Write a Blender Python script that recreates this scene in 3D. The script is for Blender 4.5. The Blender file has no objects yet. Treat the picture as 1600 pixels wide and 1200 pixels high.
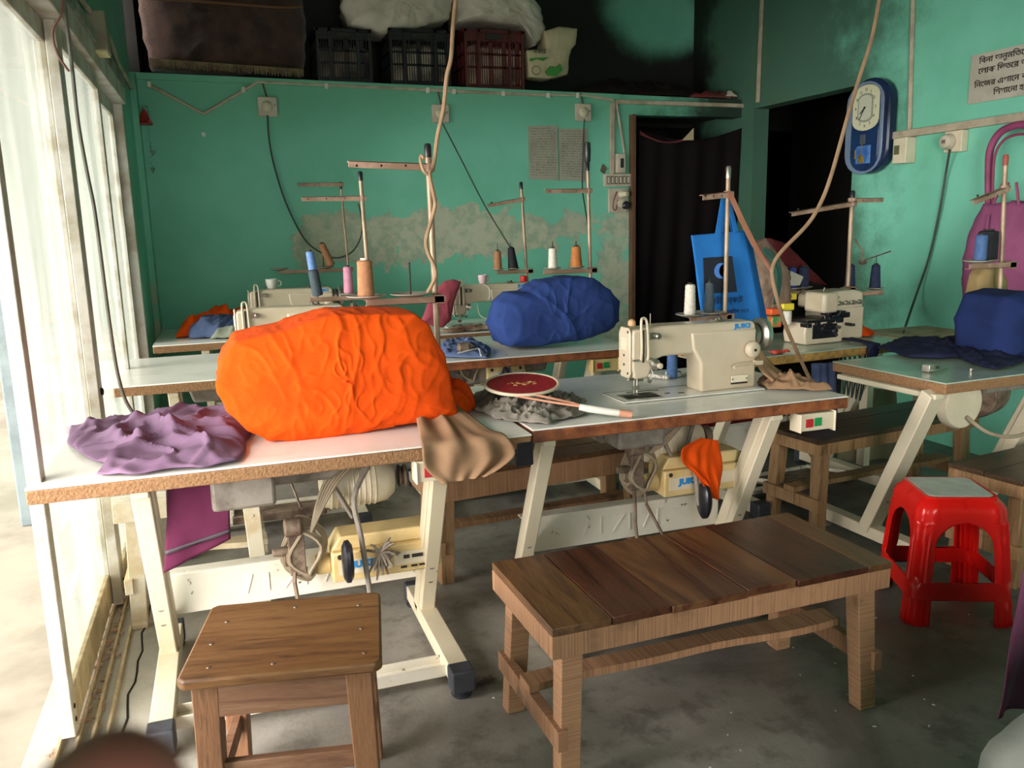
import bpy, bmesh, math, random
from math import sin, cos, pi, radians
from mathutils import Vector, Matrix, noise
S = bpy.context.scene
COL = S.collection
# ---------------------------------------------------------------- camera, sky, light, exposure
cam_d = bpy.data.cameras.new('camera'); cam = bpy.data.objects.new('camera', cam_d); COL.objects.link(cam); S.camera = cam
cam_d.sensor_width = 36; cam_d.lens = 36*1308/1600; cam_d.clip_start = .01
_yw, _pt, _rl = radians(18.77), radians(10.89), radians(-1.37)
_f = Vector((sin(_yw)*cos(_pt), cos(_yw)*cos(_pt), -sin(_pt))); _r = Vector((cos(_yw), -sin(_yw), 0)); _u = _r.cross(_f)
_r, _u = _r*cos(_rl)+_u*sin(_rl), _u*cos(_rl)-_r*sin(_rl)
cam.matrix_world = Matrix(((_r.x,_u.x,-_f.x,0),(_r.y,_u.y,-_f.y,0),(_r.z,_u.z,-_f.z,1.4),(0,0,0,1)))
cam_d.dof.use_dof = True; cam_d.dof.focus_distance = 3.0; cam_d.dof.aperture_fstop = 14
W = bpy.data.worlds.new('overcast_sky'); S.world = W; W.use_nodes = True
W.node_tree.nodes['Background'].inputs[0].default_value = (1,.93,.90,1)
W.node_tree.nodes['Background'].inputs[1].default_value = 2.1
sun_d = bpy.data.lights.new('hazy_sun','SUN'); sun = bpy.data.objects.new('hazy_sun', sun_d); COL.objects.link(sun)
sun_d.energy = 12; sun_d.angle = radians(75); sun_d.color = (1,.94,.88)
sun.rotation_euler = Vector((.78,.52,-.20)).to_track_quat('-Z','Y').to_euler(); sun.location = (-4,-2,4)
S.view_settings.view_transform = 'Standard'; S.view_settings.look = 'None'; S.view_settings.gamma = 1
S.view_settings.use_curve_mapping = False
S.view_settings.exposure = .75
S.cycles.use_denoising = True; S.cycles.max_bounces = 10; S.cycles.diffuse_bounces = 5; S.cycles.sample_clamp_indirect = 6

# ---------------------------------------------------------------- materials
def lin(h):
    h = h.lstrip('#'); c = [int(h[i:i+2],16)/255 for i in (0,2,4)]
    return tuple([x/12.92 if x <= .04045 else ((x+.055)/1.055)**2.4 for x in c]+[1])
class NT:
    def __init__(s, m): s.m = m; m.use_nodes = True; s.t = m.node_tree; s.b = s.t.nodes['Principled BSDF']
    def n(s, ty, **k):
        o = s.t.nodes.new(ty)
        for a, v in k.items(): setattr(o, a, v)
        return o
    def l(s, a, b): s.t.links.new(a, b)
    def math(s, op, a, b=None, c=None):
        o = s.n('ShaderNodeMath', operation=op)
        for i, x in enumerate((a,b,c)):
            if x is None: continue
            if isinstance(x, (int,float)): o.inputs[i].default_value = x
            else: s.l(x, o.inputs[i])
        return o.outputs[0]
    def noise(s, vec, sc, det=4, rough=.6, dist=0):
        o = s.n('ShaderNodeTexNoise'); o.inputs['Scale'].default_value = sc; o.inputs['Detail'].default_value = det
        o.inputs['Roughness'].default_value = rough; o.inputs['Distortion'].default_value = dist
        if vec is not None: s.l(vec, o.inputs['Vector'])
        return o.outputs[0]
    def ramp(s, fac, stops):
        o = s.n('ShaderNodeValToRGB'); e = o.color_ramp.elements
        e[0].position, e[0].color = stops[0]; e[1].position, e[1].color = stops[-1]
        for p, c in stops[1:-1]: x = e.new(p); x.color = c
        s.l(fac, o.inputs[0]); return o.outputs[0]
    def mix(s, fac, a, b):
        o = s.n('ShaderNodeMix', data_type='RGBA')
        for i, x in ((0,fac),(6,a),(7,b)):
            if isinstance(x, (int,float,tuple)): o.inputs[i].default_value = x
            else: s.l(x, o.inputs[i])
        return o.outputs[2]
    def ss(s, x, a, b):
        o = s.n('ShaderNodeMapRange', interpolation_type='SMOOTHSTEP'); s.l(x, o.inputs[0])
        o.inputs[1].default_value = a; o.inputs[2].default_value = b; return o.outputs[0]
    def coords(s, kind='Object', scale=(1,1,1)):
        c = s.n('ShaderNodeTexCoord').outputs[kind] if kind != 'World' else s.n('ShaderNodeNewGeometry').outputs['Position']
        m = s.n('ShaderNodeMapping'); m.inputs['Scale'].default_value = scale; s.l(c, m.inputs[0]); return m.outputs[0]
    def bump(s, h, strength=.3, dist=.01):
        o = s.n('ShaderNodeBump'); o.inputs['Strength'].default_value = strength; o.inputs['Distance'].default_value = dist
        s.l(h, o.inputs['Height']); s.l(o.outputs[0], s.b.inputs['Normal'])
MATS = {}
def mat(name, c1, c2=None, sc=12, lo=.4, hi=.65, rough=.6, metal=0, bump=0, bs=None, stretch=(1,1,1), chip=None, chip_lo=.68, spec=None, sheen=0, trans=0):
    """plain procedural material: two colours mixed by noise, optional chipped paint"""
    if name in MATS: return MATS[name]
    m = bpy.data.materials.new(name); N = NT(m); v = N.coords('Object', stretch)
    a = lin(c1)
    if c2:
        nz = N.noise(v, sc, 5); colr = N.mix(N.ss(nz, lo, hi), a, lin(c2))
    else: colr = a
    if chip:
        nz2 = N.noise(v, 22, 6, .7); k = N.ss(nz2, chip_lo, chip_lo+.02)
        if isinstance(colr, tuple): colr = N.mix(k, colr, lin(chip))
        else: colr = N.mix(k, colr, lin(chip))
    if isinstance(colr, tuple): N.b.inputs['Base Color'].default_value = colr
    else: N.l(colr, N.b.inputs['Base Color'])
    N.b.inputs['Roughness'].default_value = rough; N.b.inputs['Metallic'].default_value = metal
    if spec is not None: N.b.inputs['Specular IOR Level'].default_value = spec
    if sheen: N.b.inputs['Sheen Weight'].default_value = sheen
    if bump: N.bump(N.noise(v, bs or sc*3, 5), bump)
    MATS[name] = m; return m
def wood(name, c1, c2, dark, axis='x', rough=.5, sc=3, bump=.25):
    if name in MATS: return MATS[name]
    m = bpy.data.materials.new(name); N = NT(m)
    st = {'x':(1,9,9),'y':(9,1,9),'z':(9,9,1)}[axis]
    v = N.coords('Object', st); nz = N.noise(v, sc, 8, .62, 1.2); fine = N.noise(v, sc*9, 3, .6)
    c = N.ramp(nz, [(.3,lin(dark)),(.45,lin(c1)),(.62,lin(c2)),(.8,lin(c1))])
    c = N.mix(N.math('MULTIPLY', N.ss(fine,.45,.8), .45), c, lin(dark))
    o = N.n('ShaderNodeObjectInfo').outputs['Random']
    hs = N.n('ShaderNodeHueSaturation'); N.l(c, hs.inputs['Color']); N.l(N.math('MULTIPLY_ADD', o, .35, .82), hs.inputs['Value'])
    N.l(hs.outputs[0], N.b.inputs['Base Color']); N.b.inputs['Roughness'].default_value = rough
    N.bump(fine, bump, .004); MATS[name] = m; return m
def sawn(name, c1, c2, axis='x'):
    """rough sawn timber: fine parallel saw marks across the grain"""
    if name in MATS: return MATS[name]
    m = bpy.data.materials.new(name); N = NT(m)
    v = N.coords('Object', {'x':(90,1,1),'y':(1,90,1),'z':(1,1,90)}[axis]); w = N.noise(v, 2.2, 3, .7)
    v2 = N.coords('Object', (4,4,4)); big = N.noise(v2, 1.5, 5)
    c = N.mix(N.ss(w,.35,.7), lin(c1), lin(c2)); c = N.mix(N.ss(big,.55,.75), c, lin('#5a4532'))
    N.l(c, N.b.inputs['Base Color']); N.b.inputs['Roughness'].default_value = .8; N.bump(w, .35, .004)
    MATS[name] = m; return m
TEAL, TEAL2 = '#7ccbb2', '#6dbda0'
def wall_paint(name, extra):
    m = bpy.data.materials.new(name); N = NT(m); p = N.coords('World'); n1 = N.noise(p, 1.3, 5)
    c = N.mix(N.ss(n1,.35,.7), lin(TEAL), lin(TEAL2))
    fine = N.noise(p, 30, 5, .7)
    c = N.mix(N.math('MULTIPLY', N.ss(N.noise(p, 7, 6, .7),.62,.7), .25), c, lin('#9cc4a8'))
    sx = N.n('ShaderNodeSeparateXYZ'); N.l(p, sx.inputs[0]); x, y, z = sx.outputs
    c, h = extra(N, c, x, y, z, p)
    N.l(c, N.b.inputs['Base Color']); N.b.inputs['Roughness'].default_value = .62
    hh = N.math('ADD', N.math('MULTIPLY', fine, .35), h) if h is not None else N.math('MULTIPLY', fine, .35)
    N.bump(hh, .35, .01); return m
def gauss(N, x, c, w):
    d = N.math('DIVIDE', N.math('SUBTRACT', x, c), w); return N.math('POWER', 2.718, N.math('MULTIPLY', N.math('MULTIPLY', d, d), -1))
def back_extra(N, c, x, y, z, p):
    n = N.noise(p, 5, 8, .68)
    band = N.math('MULTIPLY', gauss(N, z, N.math('MULTIPLY_ADD', x, .02, 1.28), .24), N.math('MULTIPLY', N.ss(x,.3,.65), N.math('SUBTRACT', 1, N.math('MULTIPLY', N.ss(x,2.2,2.5), .35))))
    mk = N.ss(N.math('ADD', band, N.math('MULTIPLY', n, 1.9)), 1.52, 1.55)
    low = N.math('MULTIPLY', N.ss(N.math('MULTIPLY_ADD', n, -.8, N.math('ABSOLUTE', N.math('SUBTRACT', x, 2.93))), -.22, -.3), N.ss(z, 1.35, 1.2))
    mk = N.math('MAXIMUM', mk, low)
    # small spots and the plaster showing at the column foot
    n3 = N.noise(p, 11, 7, .7)
    spots = N.math('MULTIPLY', N.ss(n3,.70,.72), N.math('MULTIPLY', N.ss(x, 1.9, 2.4), .8)); mk = N.math('MAXIMUM', mk, spots)
    pl = N.mix(N.ss(N.noise(p, 14, 6),.4,.65), lin('#c3baa4'), lin('#a0a48f'))
    c = N.mix(N.math('MULTIPLY', N.ss(z,1.9,2.35), .42), c, lin('#4f8a62'))  # upper wall darkened: light falloff put into the paint colour
    c = N.mix(N.math('MULTIPLY', mk, .82), c, pl)
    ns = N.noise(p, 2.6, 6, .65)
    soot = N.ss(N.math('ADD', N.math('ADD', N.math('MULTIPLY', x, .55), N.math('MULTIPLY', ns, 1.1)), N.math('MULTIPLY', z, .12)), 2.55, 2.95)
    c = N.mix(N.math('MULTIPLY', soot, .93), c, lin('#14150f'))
    return c, N.math('MULTIPLY', mk, -.8)
def right_extra(N, c, x, y, z, p):
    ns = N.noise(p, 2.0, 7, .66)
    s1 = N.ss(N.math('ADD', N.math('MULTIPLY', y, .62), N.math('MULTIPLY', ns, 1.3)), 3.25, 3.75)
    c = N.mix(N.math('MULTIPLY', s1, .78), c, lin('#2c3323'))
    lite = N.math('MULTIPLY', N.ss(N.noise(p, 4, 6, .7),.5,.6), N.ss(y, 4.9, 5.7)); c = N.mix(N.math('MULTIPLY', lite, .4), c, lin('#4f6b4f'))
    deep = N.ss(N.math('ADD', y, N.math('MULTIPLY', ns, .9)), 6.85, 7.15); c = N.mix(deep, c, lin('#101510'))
    return c, N.math('MULTIPLY', s1, -.3)
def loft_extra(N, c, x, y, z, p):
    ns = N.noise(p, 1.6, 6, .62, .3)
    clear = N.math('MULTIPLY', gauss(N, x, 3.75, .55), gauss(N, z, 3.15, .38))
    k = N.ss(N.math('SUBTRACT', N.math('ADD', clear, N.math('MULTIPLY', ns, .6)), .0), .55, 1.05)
    return N.mix(k, lin('#12110d'), c), None  # black covers soot at the right and the shade of the recess
def left_extra(N, c, x, y, z, p):
    n = N.noise(p, 9, 7, .68)
    k = N.math('MULTIPLY', N.ss(n,.5,.53), N.math('MULTIPLY', N.ss(z, 1.2, .9), N.ss(y, 5.75, 5.95)))
    c = N.mix(N.math('MULTIPLY', N.ss(z,2.0,2.4), .5), c, lin('#2f5c48'))  # shade near the top of the left wall, mixed into its colour
    return N.mix(N.math('MULTIPLY', k, .8), c, lin('#b9b09a')), N.math('MULTIPLY', k, -.6)
M_back = wall_paint('back_wall_paint', back_extra); M_right = wall_paint('right_wall_paint', right_extra)
M_loft = wall_paint('loft_wall_soot_shade', loft_extra); M_left = wall_paint('left_wall_paint', left_extra)
M_black = mat('shade_black', '#0c0b0a', '#17130f', 4, rough=.9)  # near-black colour stands in for the unlit loft and back rooms
def floor_mat():
    m = bpy.data.materials.new('worn_cement'); N = NT(m); p = N.coords('World'); a = N.noise(p, 1.6, 8, .66, .6); b = N.noise(p, 6.5, 7, .7); e = N.noise(p, 90, 3, .6)
    c = N.ramp(a, [(.3,lin('#69645d')),(.47,lin('#8c877f')),(.6,lin('#9c978f')),(.75,lin('#aea99f'))])
    c = N.mix(N.math('MULTIPLY', N.ss(b,.48,.66), .75), c, lin('#66615a')); c = N.mix(N.math('MULTIPLY', N.ss(b,.36,.3),.5), c, lin('#a3a296'))
    c = N.mix(N.math('MULTIPLY', N.ss(e,.68,.75),.5), c, lin('#c0bdb0'))
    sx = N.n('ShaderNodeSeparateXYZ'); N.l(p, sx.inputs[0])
    c = N.mix(N.math('MULTIPLY', N.ss(sx.outputs[0], .7, 2.2), .55), c, lin('#2c2827'))  # floor darkened away from the glass: weaker light painted in
    c = N.mix(N.math('MULTIPLY', N.ss(sx.outputs[0], .1, -.4), .5), c, lin('#b9b7aa'))  # floor paled beside the glass: daylight painted in
    N.l(c, N.b.inputs['Base Color']); N.l(N.math('MULTIPLY_ADD', b, .5, .18), N.b.inputs['Roughness'])
    N.bump(N.math('ADD', N.math('MULTIPLY', e,.3), b), .22, .01); return m
M_floor = floor_mat()
# ---------------------------------------------------------------- mesh helpers
OFF = {}
class MB:
    def __init__(s): s.v = []; s.f = []
    def add(s, vs, fs):
        n = len(s.v); s.v += [tuple(v) for v in vs]; s.f += [[i+n for i in f] for f in fs]; return s
    def box(s, x0, x1, y0, y1, z0, z1):
        return s.add([(x,y,z) for z in (z0,z1) for y in (y0,y1) for x in (x0,x1)],
                     [(0,2,3,1),(4,5,7,6),(0,1,5,4),(2,6,7,3),(0,4,6,2),(1,3,7,5)])
    def bar(s, p, q, w, h, side=None, w2=None, h2=None):
        p, q = Vector(p), Vector(q); d = (q-p).normalized()
        a = Vector(side) if side else (Vector((0,0,1)).cross(d) if abs(d.z) < .95 else Vector((1,0,0)))
        a = (a - d*a.dot(d)).normalized(); b = d.cross(a); vs = []
        for c, ww, hh in ((p,w,h),(q,w2 or w,h2 or h)):
            for i, j in ((-1,-1),(1,-1),(1,1),(-1,1)): vs.append(c + a*i*ww/2 + b*j*hh/2)
        return s.add(vs, [(3,2,1,0),(4,5,6,7),(0,1,5,4),(1,2,6,5),(2,3,7,6),(3,0,4,7)])
    def tube(s, pts, r, n=8, cap=True):
        P = [Vector(p) for p in pts]; R = r if isinstance(r, (list,tuple)) else [r]*len(P); vs = []; fs = []; a = None
        for i, p in enumerate(P):
            d = (P[min(i+1,len(P)-1)] - P[max(i-1,0)]).normalized()
            if a is None: a = d.orthogonal().normalized()
            a = (a - d*a.dot(d)).normalized(); b = d.cross(a)
            vs += [p + (a*cos(2*pi*k/n) + b*sin(2*pi*k/n))*R[i] for k in range(n)]
        for i in range(len(P)-1):
            for k in range(n): fs.append((i*n+k, i*n+(k+1)%n, (i+1)*n+(k+1)%n, (i+1)*n+k))
        if cap: fs += [tuple(range(n-1,-1,-1)), tuple(range((len(P)-1)*n, len(P)*n))]
        return s.add(vs, fs)
    def lathe(s, prof, c=(0,0,0), axis='z', n=24, tilt=None):
        """prof: list of (radius, along); revolved about axis through c"""
        c = Vector(c); vs = []; fs = []
        for r, h in prof:
            for k in range(n):
                u, w = r*cos(2*pi*k/n), r*sin(2*pi*k/n)
                v = {'z':(u,w,h),'x':(h,u,w),'y':(w,h,u)}[axis]; v = Vector(v)
                if tilt: v = tilt @ v
                vs.append(c+v)
        for i in range(len(prof)-1):
            for k in range(n): fs.append((i*n+k, i*n+(k+1)%n, (i+1)*n+(k+1)%n, (i+1)*n+k))
        fs += [tuple(range(n-1,-1,-1)), tuple(range((len(prof)-1)*n, len(prof)*n))]
        return s.add(vs, fs)
    def prism(s, poly, a, b, plane='xz'):
        n = len(poly); g = {'xz':lambda p,t:(p[0],t,p[1]),'yz':lambda p,t:(t,p[0],p[1]),'xy':lambda p,t:(p[0],p[1],t)}[plane]
        vs = [g(p,a) for p in poly]+[g(p,b) for p in poly]
        return s.add(vs, [tuple(range(n))[::-1], tuple(range(n,2*n))]+[(i,(i+1)%n,n+(i+1)%n,n+i) for i in range(n)])
    def hexa(s, low, high):   # two quads joined
        return s.add(list(low)+list(high), [(3,2,1,0),(4,5,6,7),(0,1,5,4),(1,2,6,5),(2,3,7,6),(3,0,4,7)])
    def build(s, name, m, parent=None, bevel=0, smooth=None, seg=2, off=None):
        if parent is not None: o_ = OFF.get(parent, Vector((0,0,0)))
        elif off is not None: o_ = Vector(off)
        else:
            o_ = Vector(((min(v[0] for v in s.v)+max(v[0] for v in s.v))/2, (min(v[1] for v in s.v)+max(v[1] for v in s.v))/2, min(v[2] for v in s.v)))
        me = bpy.data.meshes.new(name); me.from_pydata([(v[0]-o_[0], v[1]-o_[1], v[2]-o_[2]) for v in s.v], [], s.f)
        bm = bmesh.new(); bm.from_mesh(me); bmesh.ops.recalc_face_normals(bm, faces=bm.faces); bm.to_mesh(me); bm.free()
        o = bpy.data.objects.new(name, me); COL.objects.link(o)
        if parent is None: o.location = o_
        else: o.parent = parent
        OFF[o] = o_; me.materials.append(m)
        if bevel:
            b = o.modifiers.new('bevel','BEVEL'); b.width = bevel; b.segments = seg; b.limit_method = 'ANGLE'; b.angle_limit = radians(40)
        if smooth is None: smooth = bool(bevel)
        if smooth:
            for p in me.polygons: p.use_smooth = True
            me.set_sharp_from_angle(angle=radians(38))
        return o
def tag(o, label=None, cat=None, group=None, kind=None):
    if label: o['label'] = label
    if cat: o['category'] = cat
    if group: o['group'] = group
    if kind: o['kind'] = kind
    return o
def thing(name, label, cat, loc=(0,0,0), rot=0, group=None, world=False):
    """an Empty at the thing's base; its parts are its children (world=True: their vertices are given in room coordinates)"""
    o = bpy.data.objects.new(name, None); COL.objects.link(o); o.location = loc; o.rotation_euler = (0,0,rot); o.empty_display_size = .1
    OFF[o] = Vector(loc) if world else Vector((0,0,0)); return tag(o, label, cat, group)
def struct(name, mb, m, **k):
    o = mb.build(name, m, **k)
    if o.parent is None: o['kind'] = 'structure'
    return o
def copy_tree(o, loc=None, rot=None, label=None, parent=None, skip=()):
    c = o.copy(); COL.objects.link(c)
    if parent is not None: c.parent = parent
    if loc is not None: c.location = loc
    if rot is not None: c.rotation_euler = (0,0,rot)
    if label: c['label'] = label
    OFF[c] = OFF.get(o, Vector((0,0,0)))
    for ch in list(o.children):
        if ch.name.split('.')[0] not in skip: copy_tree(ch, parent=c)
    return c
def smooth_pts(P, k=6):
    P = [Vector(p) for p in P]; out = []
    for i in range(len(P)-1):
        a, b, c, d = P[max(i-1,0)], P[i], P[i+1], P[min(i+2,len(P)-1)]
        for j in range(k):
            t = j/k; out.append(.5*((2*b)+(c-a)*t+(2*a-5*b+4*c-d)*t*t+(3*b-a-3*c+d)*t**3))
    return out+[P[-1]]
def cable(name, pts, r, m, parent=None, k=6, n=7): return MB().tube(smooth_pts(pts,k), r, n).build(name, m, parent, smooth=True)
def lettering(body, size, loc, rotm, m, parent, width=None, extrude=.0006, name='lettering', bold=0, align='CENTER'):
    cu = bpy.data.curves.new('txt','FONT'); cu.body = body; cu.size = size; cu.extrude = extrude; cu.align_x = align; cu.offset = bold; cu.resolution_u = 3
    t = bpy.data.objects.new('txt', cu); COL.objects.link(t); dg = bpy.context.evaluated_depsgraph_get(); dg.update()
    me = bpy.data.meshes.new_from_object(t.evaluated_get(dg)); COL.objects.unlink(t); bpy.data.objects.remove(t); bpy.data.curves.remove(cu)
    if len(me.vertices) == 0: return None
    s = 1
    if width: s = width/max(1e-6, max(v.co.x for v in me.vertices)-min(v.co.x for v in me.vertices))
    o_ = OFF.get(parent, Vector((0,0,0)))
    for v in me.vertices: v.co = rotm @ Vector((v.co.x*s, v.co.y, v.co.z)) + Vector(loc) - o_
    me.materials.clear(); me.materials.append(m); me.name = name
    o = bpy.data.objects.new(name, me); COL.objects.link(o); o.parent = parent; return o
R_FRONT = Matrix(((1,0,0),(0,0,-1),(0,1,0)))           # reads from -y
R_RIGHTWALL = Matrix(((0,0,-1),(-1,0,0),(0,1,0)))      # on a wall facing -x, reads from inside the room
def fbm(p, o=4, s=1.0): return noise.fractal(Vector(p)*s, 1.0, 2.0, o)
def ridge(p, s=1.0):
    v = noise.noise(Vector(p)*s); return 1-min(1, abs(v)*3)
def crease(p, s=1.0, k=7):
    v = noise.noise(Vector(p)*s); return (1-min(1, abs(v)*k))**1.5
def ring_interp(outline, n):
    P = [Vector(p) for p in outline]; L = [(P[(i+1)%len(P)]-P[i]).length for i in range(len(P))]; T = sum(L); out = []; i = 0; acc = 0
    for k in range(n):
        t = T*k/n
        while acc+L[i] < t and i < len(P)-1: acc += L[i]; i += 1
        out.append(P[i].lerp(P[(i+1)%len(P)], max(0,min(1,(t-acc)/max(L[i],1e-9)))))
    return out
def heap(name, outline, H, z0, m, seed=0, parent=None, rings=16, n=90, fs=7, fold=.6, pw=2.0, thick=.003, center=None, wob=.012):
    """crumpled cloth lying on a surface: outline in plan, folds raised inside it"""
    ring = ring_interp([(x,y,0) for x,y in outline], n); c = Vector((*center,0)) if center else sum(ring, Vector())/n; b = MB(); sd = Vector((seed*3.1, seed*1.7, seed*.9))
    vs = []; 
    for i in range(1, rings+1):
        t = i/rings
        for k in range(n):
            p = c.lerp(ring[k], t); q = p+sd
            rid = .45*(noise.noise(q*fs*.8)+.6)+.5*crease(q, fs*.9, 5)+.35*crease(q+Vector((5,2,1)), fs*2, 4)
            e = (1-t**pw)
            h = H*(e**.7)*((1-fold)+fold*rid) + .018*max(0, ridge(q*1.0, fs*1.7)-.4)*(1 if t < .98 else .5)
            w = noise.noise_vector(q*fs*1.3)*wob*t
            vs.append((p.x+w.x, p.y+w.y, z0+.004+h))
    vs.append((c.x, c.y, z0+.004+H*.8)); fs_ = []
    for i in range(rings-1):
        for k in range(n): fs_.append((i*n+k, (i+1)*n+k, (i+1)*n+(k+1)%n, i*n+(k+1)%n))
    for k in range(n): fs_.append((rings*n, k, (k+1)%n))
    b.add(vs, fs_); o = b.build(name, m, parent, smooth=True); o.data.set_sharp_from_angle(angle=radians(75))
    if thick: s = o.modifiers.new('thickness','SOLIDIFY'); s.thickness = thick; s.offset = 1
    return o
def cover(name, prof, y0, y1, m, seed=0, fs=7, amp=.02, rings=14, n=110, D=.06, parent=None, lean=0, dirn=(1,.5,.7)):
    """cloth thrown over a machine: front silhouette in xz, rounded towards front and back"""
    ring = ring_interp([(x,0,z) for x,z in prof], n); c = sum(ring, Vector())/n; vs = []; fs_ = []; rows = []
    ym = (y0+y1)/2
    lv = [(i/rings, 0) for i in range(1, rings+1)]+[(1, j/8) for j in range(1,9)]+[(i/rings, 1) for i in range(rings-1, 0, -1)]
    zmin = min(p.z for p in ring); zmax = max(p.z for p in ring)
    for t, s in lv:
        for k in range(n):
            p = c.lerp(ring[k], t)
            up = (p.z-zmin)/(zmax-zmin)
            fy = y0+D*(t**5)+lean*up; by = y1-D*(t**5)-lean*up*.5; y = fy+(by-fy)*s
            vs.append(Vector((p.x, y, p.z)))
    b = MB(); R = len(lv)
    for i in range(R-1):
        for k in range(n): fs_.append((i*n+k, i*n+(k+1)%n, (i+1)*n+(k+1)%n, (i+1)*n+k))
    vs.append(Vector((c.x, y0, c.z))); vs.append(Vector((c.x, y1, c.z)))
    for k in range(n): fs_.append((R*n, (k+1)%n, k)); fs_.append((R*n+1, (R-1)*n+k, (R-1)*n+(k+1)%n))
    C = Vector((c.x, ym, c.z)); sd = Vector((seed*2.3, seed, seed*1.1)); out = []
    for v in vs:
        q = v+sd; q2 = Vector((q.x*dirn[0], q.y*dirn[1], q.z*dirn[2])); up = (v.z-zmin)/(zmax-zmin)
        w = noise.noise_vector(q2*2)*.05; q3 = q2+w
        d = amp*(1.0*noise.noise(q3*fs*.5)+.5*crease(q3, fs*.7, 8)+.4*crease(q3+Vector((3,1,2)), fs*1.5, 6)+.35*noise.noise(q3*fs*3)+.28*crease(q3+Vector((7,4,1)), fs*3.4, 4)-.4)
        nrm = (v-C); nrm.z *= .5; nrm.normalize(); out.append(v+nrm*d*(1 if up > .04 else .5))
    for v in out: v.z = max(v.z, zmin-.004)
    b.add(out, fs_); o = b.build(name, m, parent, smooth=True); o.data.set_sharp_from_angle(angle=radians(80)); return o
def sheet(name, c00, c10, c11, c01, m, parent=None, nu=24, nv=24, amp=.01, waves=3, seed=0, thick=.003, sag=0, taper=1, off=None):
    """hanging cloth: c00-c10 top edge, c01-c11 bottom edge, soft vertical folds"""
    a, b_, c, d = [Vector(v) for v in (c00,c10,c11,c01)]; nr = (b_-a).cross(d-a).normalized(); vs = []
    for j in range(nv+1):
        v = j/nv
        for i in range(nu+1):
            u = i/nu; p = a.lerp(b_,u).lerp(d.lerp(c,u), v)
            w = amp*(sin(2*pi*waves*u+seed+1.5*v)*(.35+.65*v*taper)+.8*noise.noise(Vector((u*3+seed, v*2, seed)))*1.5)
            p = p+nr*w; p.z -= sag*sin(pi*u)*(1-v*.3); vs.append(p)
    f = [(j*(nu+1)+i, j*(nu+1)+i+1, (j+1)*(nu+1)+i+1, (j+1)*(nu+1)+i) for j in range(nv) for i in range(nu)]
    o = MB().add(vs, f).build(name, m, parent, smooth=True, off=off)
    if thick: s = o.modifiers.new('thickness','SOLIDIFY'); s.thickness = thick; s.offset = 0
    return o
# ---------------------------------------------------------------- room shell
XL, XR, YB, YF, ZC = -.45, 4.1, 6.1, -1.6, 3.35
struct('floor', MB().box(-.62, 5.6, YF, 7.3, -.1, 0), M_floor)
struct('ceiling', MB().box(-.7, 5.6, YF, 7.5, ZC, ZC+.1), mat('ceiling_limewash','#7c8a78','#5d6b5c',3,rough=.9))
# back wall under the loft, with the doorway at its right end
bw = MB().prism([(XL-.15,0),(3.1,0),(3.1,2.2),(XR,2.2),(XR,2.335),(XL-.15,2.405)], YB, YB+.14)
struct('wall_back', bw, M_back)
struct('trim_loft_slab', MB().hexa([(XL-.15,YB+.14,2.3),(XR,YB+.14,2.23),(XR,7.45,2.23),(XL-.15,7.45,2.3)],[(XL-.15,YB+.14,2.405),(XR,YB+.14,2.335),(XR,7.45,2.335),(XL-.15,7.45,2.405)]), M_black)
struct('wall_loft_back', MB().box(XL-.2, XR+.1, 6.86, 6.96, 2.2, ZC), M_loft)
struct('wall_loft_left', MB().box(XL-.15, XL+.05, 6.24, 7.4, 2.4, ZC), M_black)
# right wall with the dark opening towards the back corner
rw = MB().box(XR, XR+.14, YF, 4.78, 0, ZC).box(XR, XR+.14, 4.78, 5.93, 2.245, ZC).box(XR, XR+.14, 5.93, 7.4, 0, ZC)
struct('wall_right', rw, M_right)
struct('wall_rear', MB().box(-.6, XR+.14, YF-.14, YF, 2.35, ZC).box(1.4, XR+.14, YF-.14, YF, 0, 2.35), M_right)  # unseen opening in the rear wall, added to let daylight fill the room
# left side: lintel above the glazing, painted column in the corner
struct('wall_left', MB().box(-.6, XL, YF, 1.5, 0, 2.235).box(-.6, XL+.0, YF, YB, 2.235, ZC).box(-.6, XL, 5.32, YB, 0, 2.235), M_left)  # unseen near end closed off to keep daylight from the foreground
struct('trim_1', MB().box(XL, XL+.035, 5.95, YB, 0, 2.38), M_left)
# dark rooms seen through the doorway and the opening
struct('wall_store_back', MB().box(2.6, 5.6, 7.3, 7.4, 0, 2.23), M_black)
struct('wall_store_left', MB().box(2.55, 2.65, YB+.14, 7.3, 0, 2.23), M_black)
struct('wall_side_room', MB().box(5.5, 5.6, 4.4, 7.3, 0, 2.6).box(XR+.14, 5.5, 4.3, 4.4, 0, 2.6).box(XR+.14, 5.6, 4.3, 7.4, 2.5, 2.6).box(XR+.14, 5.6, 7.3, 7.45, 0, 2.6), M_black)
M_sill = mat('dusty_concrete_lip','#9c9583','#6f6a5c',8,rough=.9,bump=.5,bs=40)
struct('trim_ledge', MB().hexa([(XL,YB-.02,2.36),(3.0,YB-.02,2.315),(3.0,YB,2.315),(XL,YB,2.36)],[(XL,YB-.02,2.4),(3.0,YB-.02,2.35),(3.0,YB,2.35),(XL,YB,2.4)]), M_back)
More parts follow.
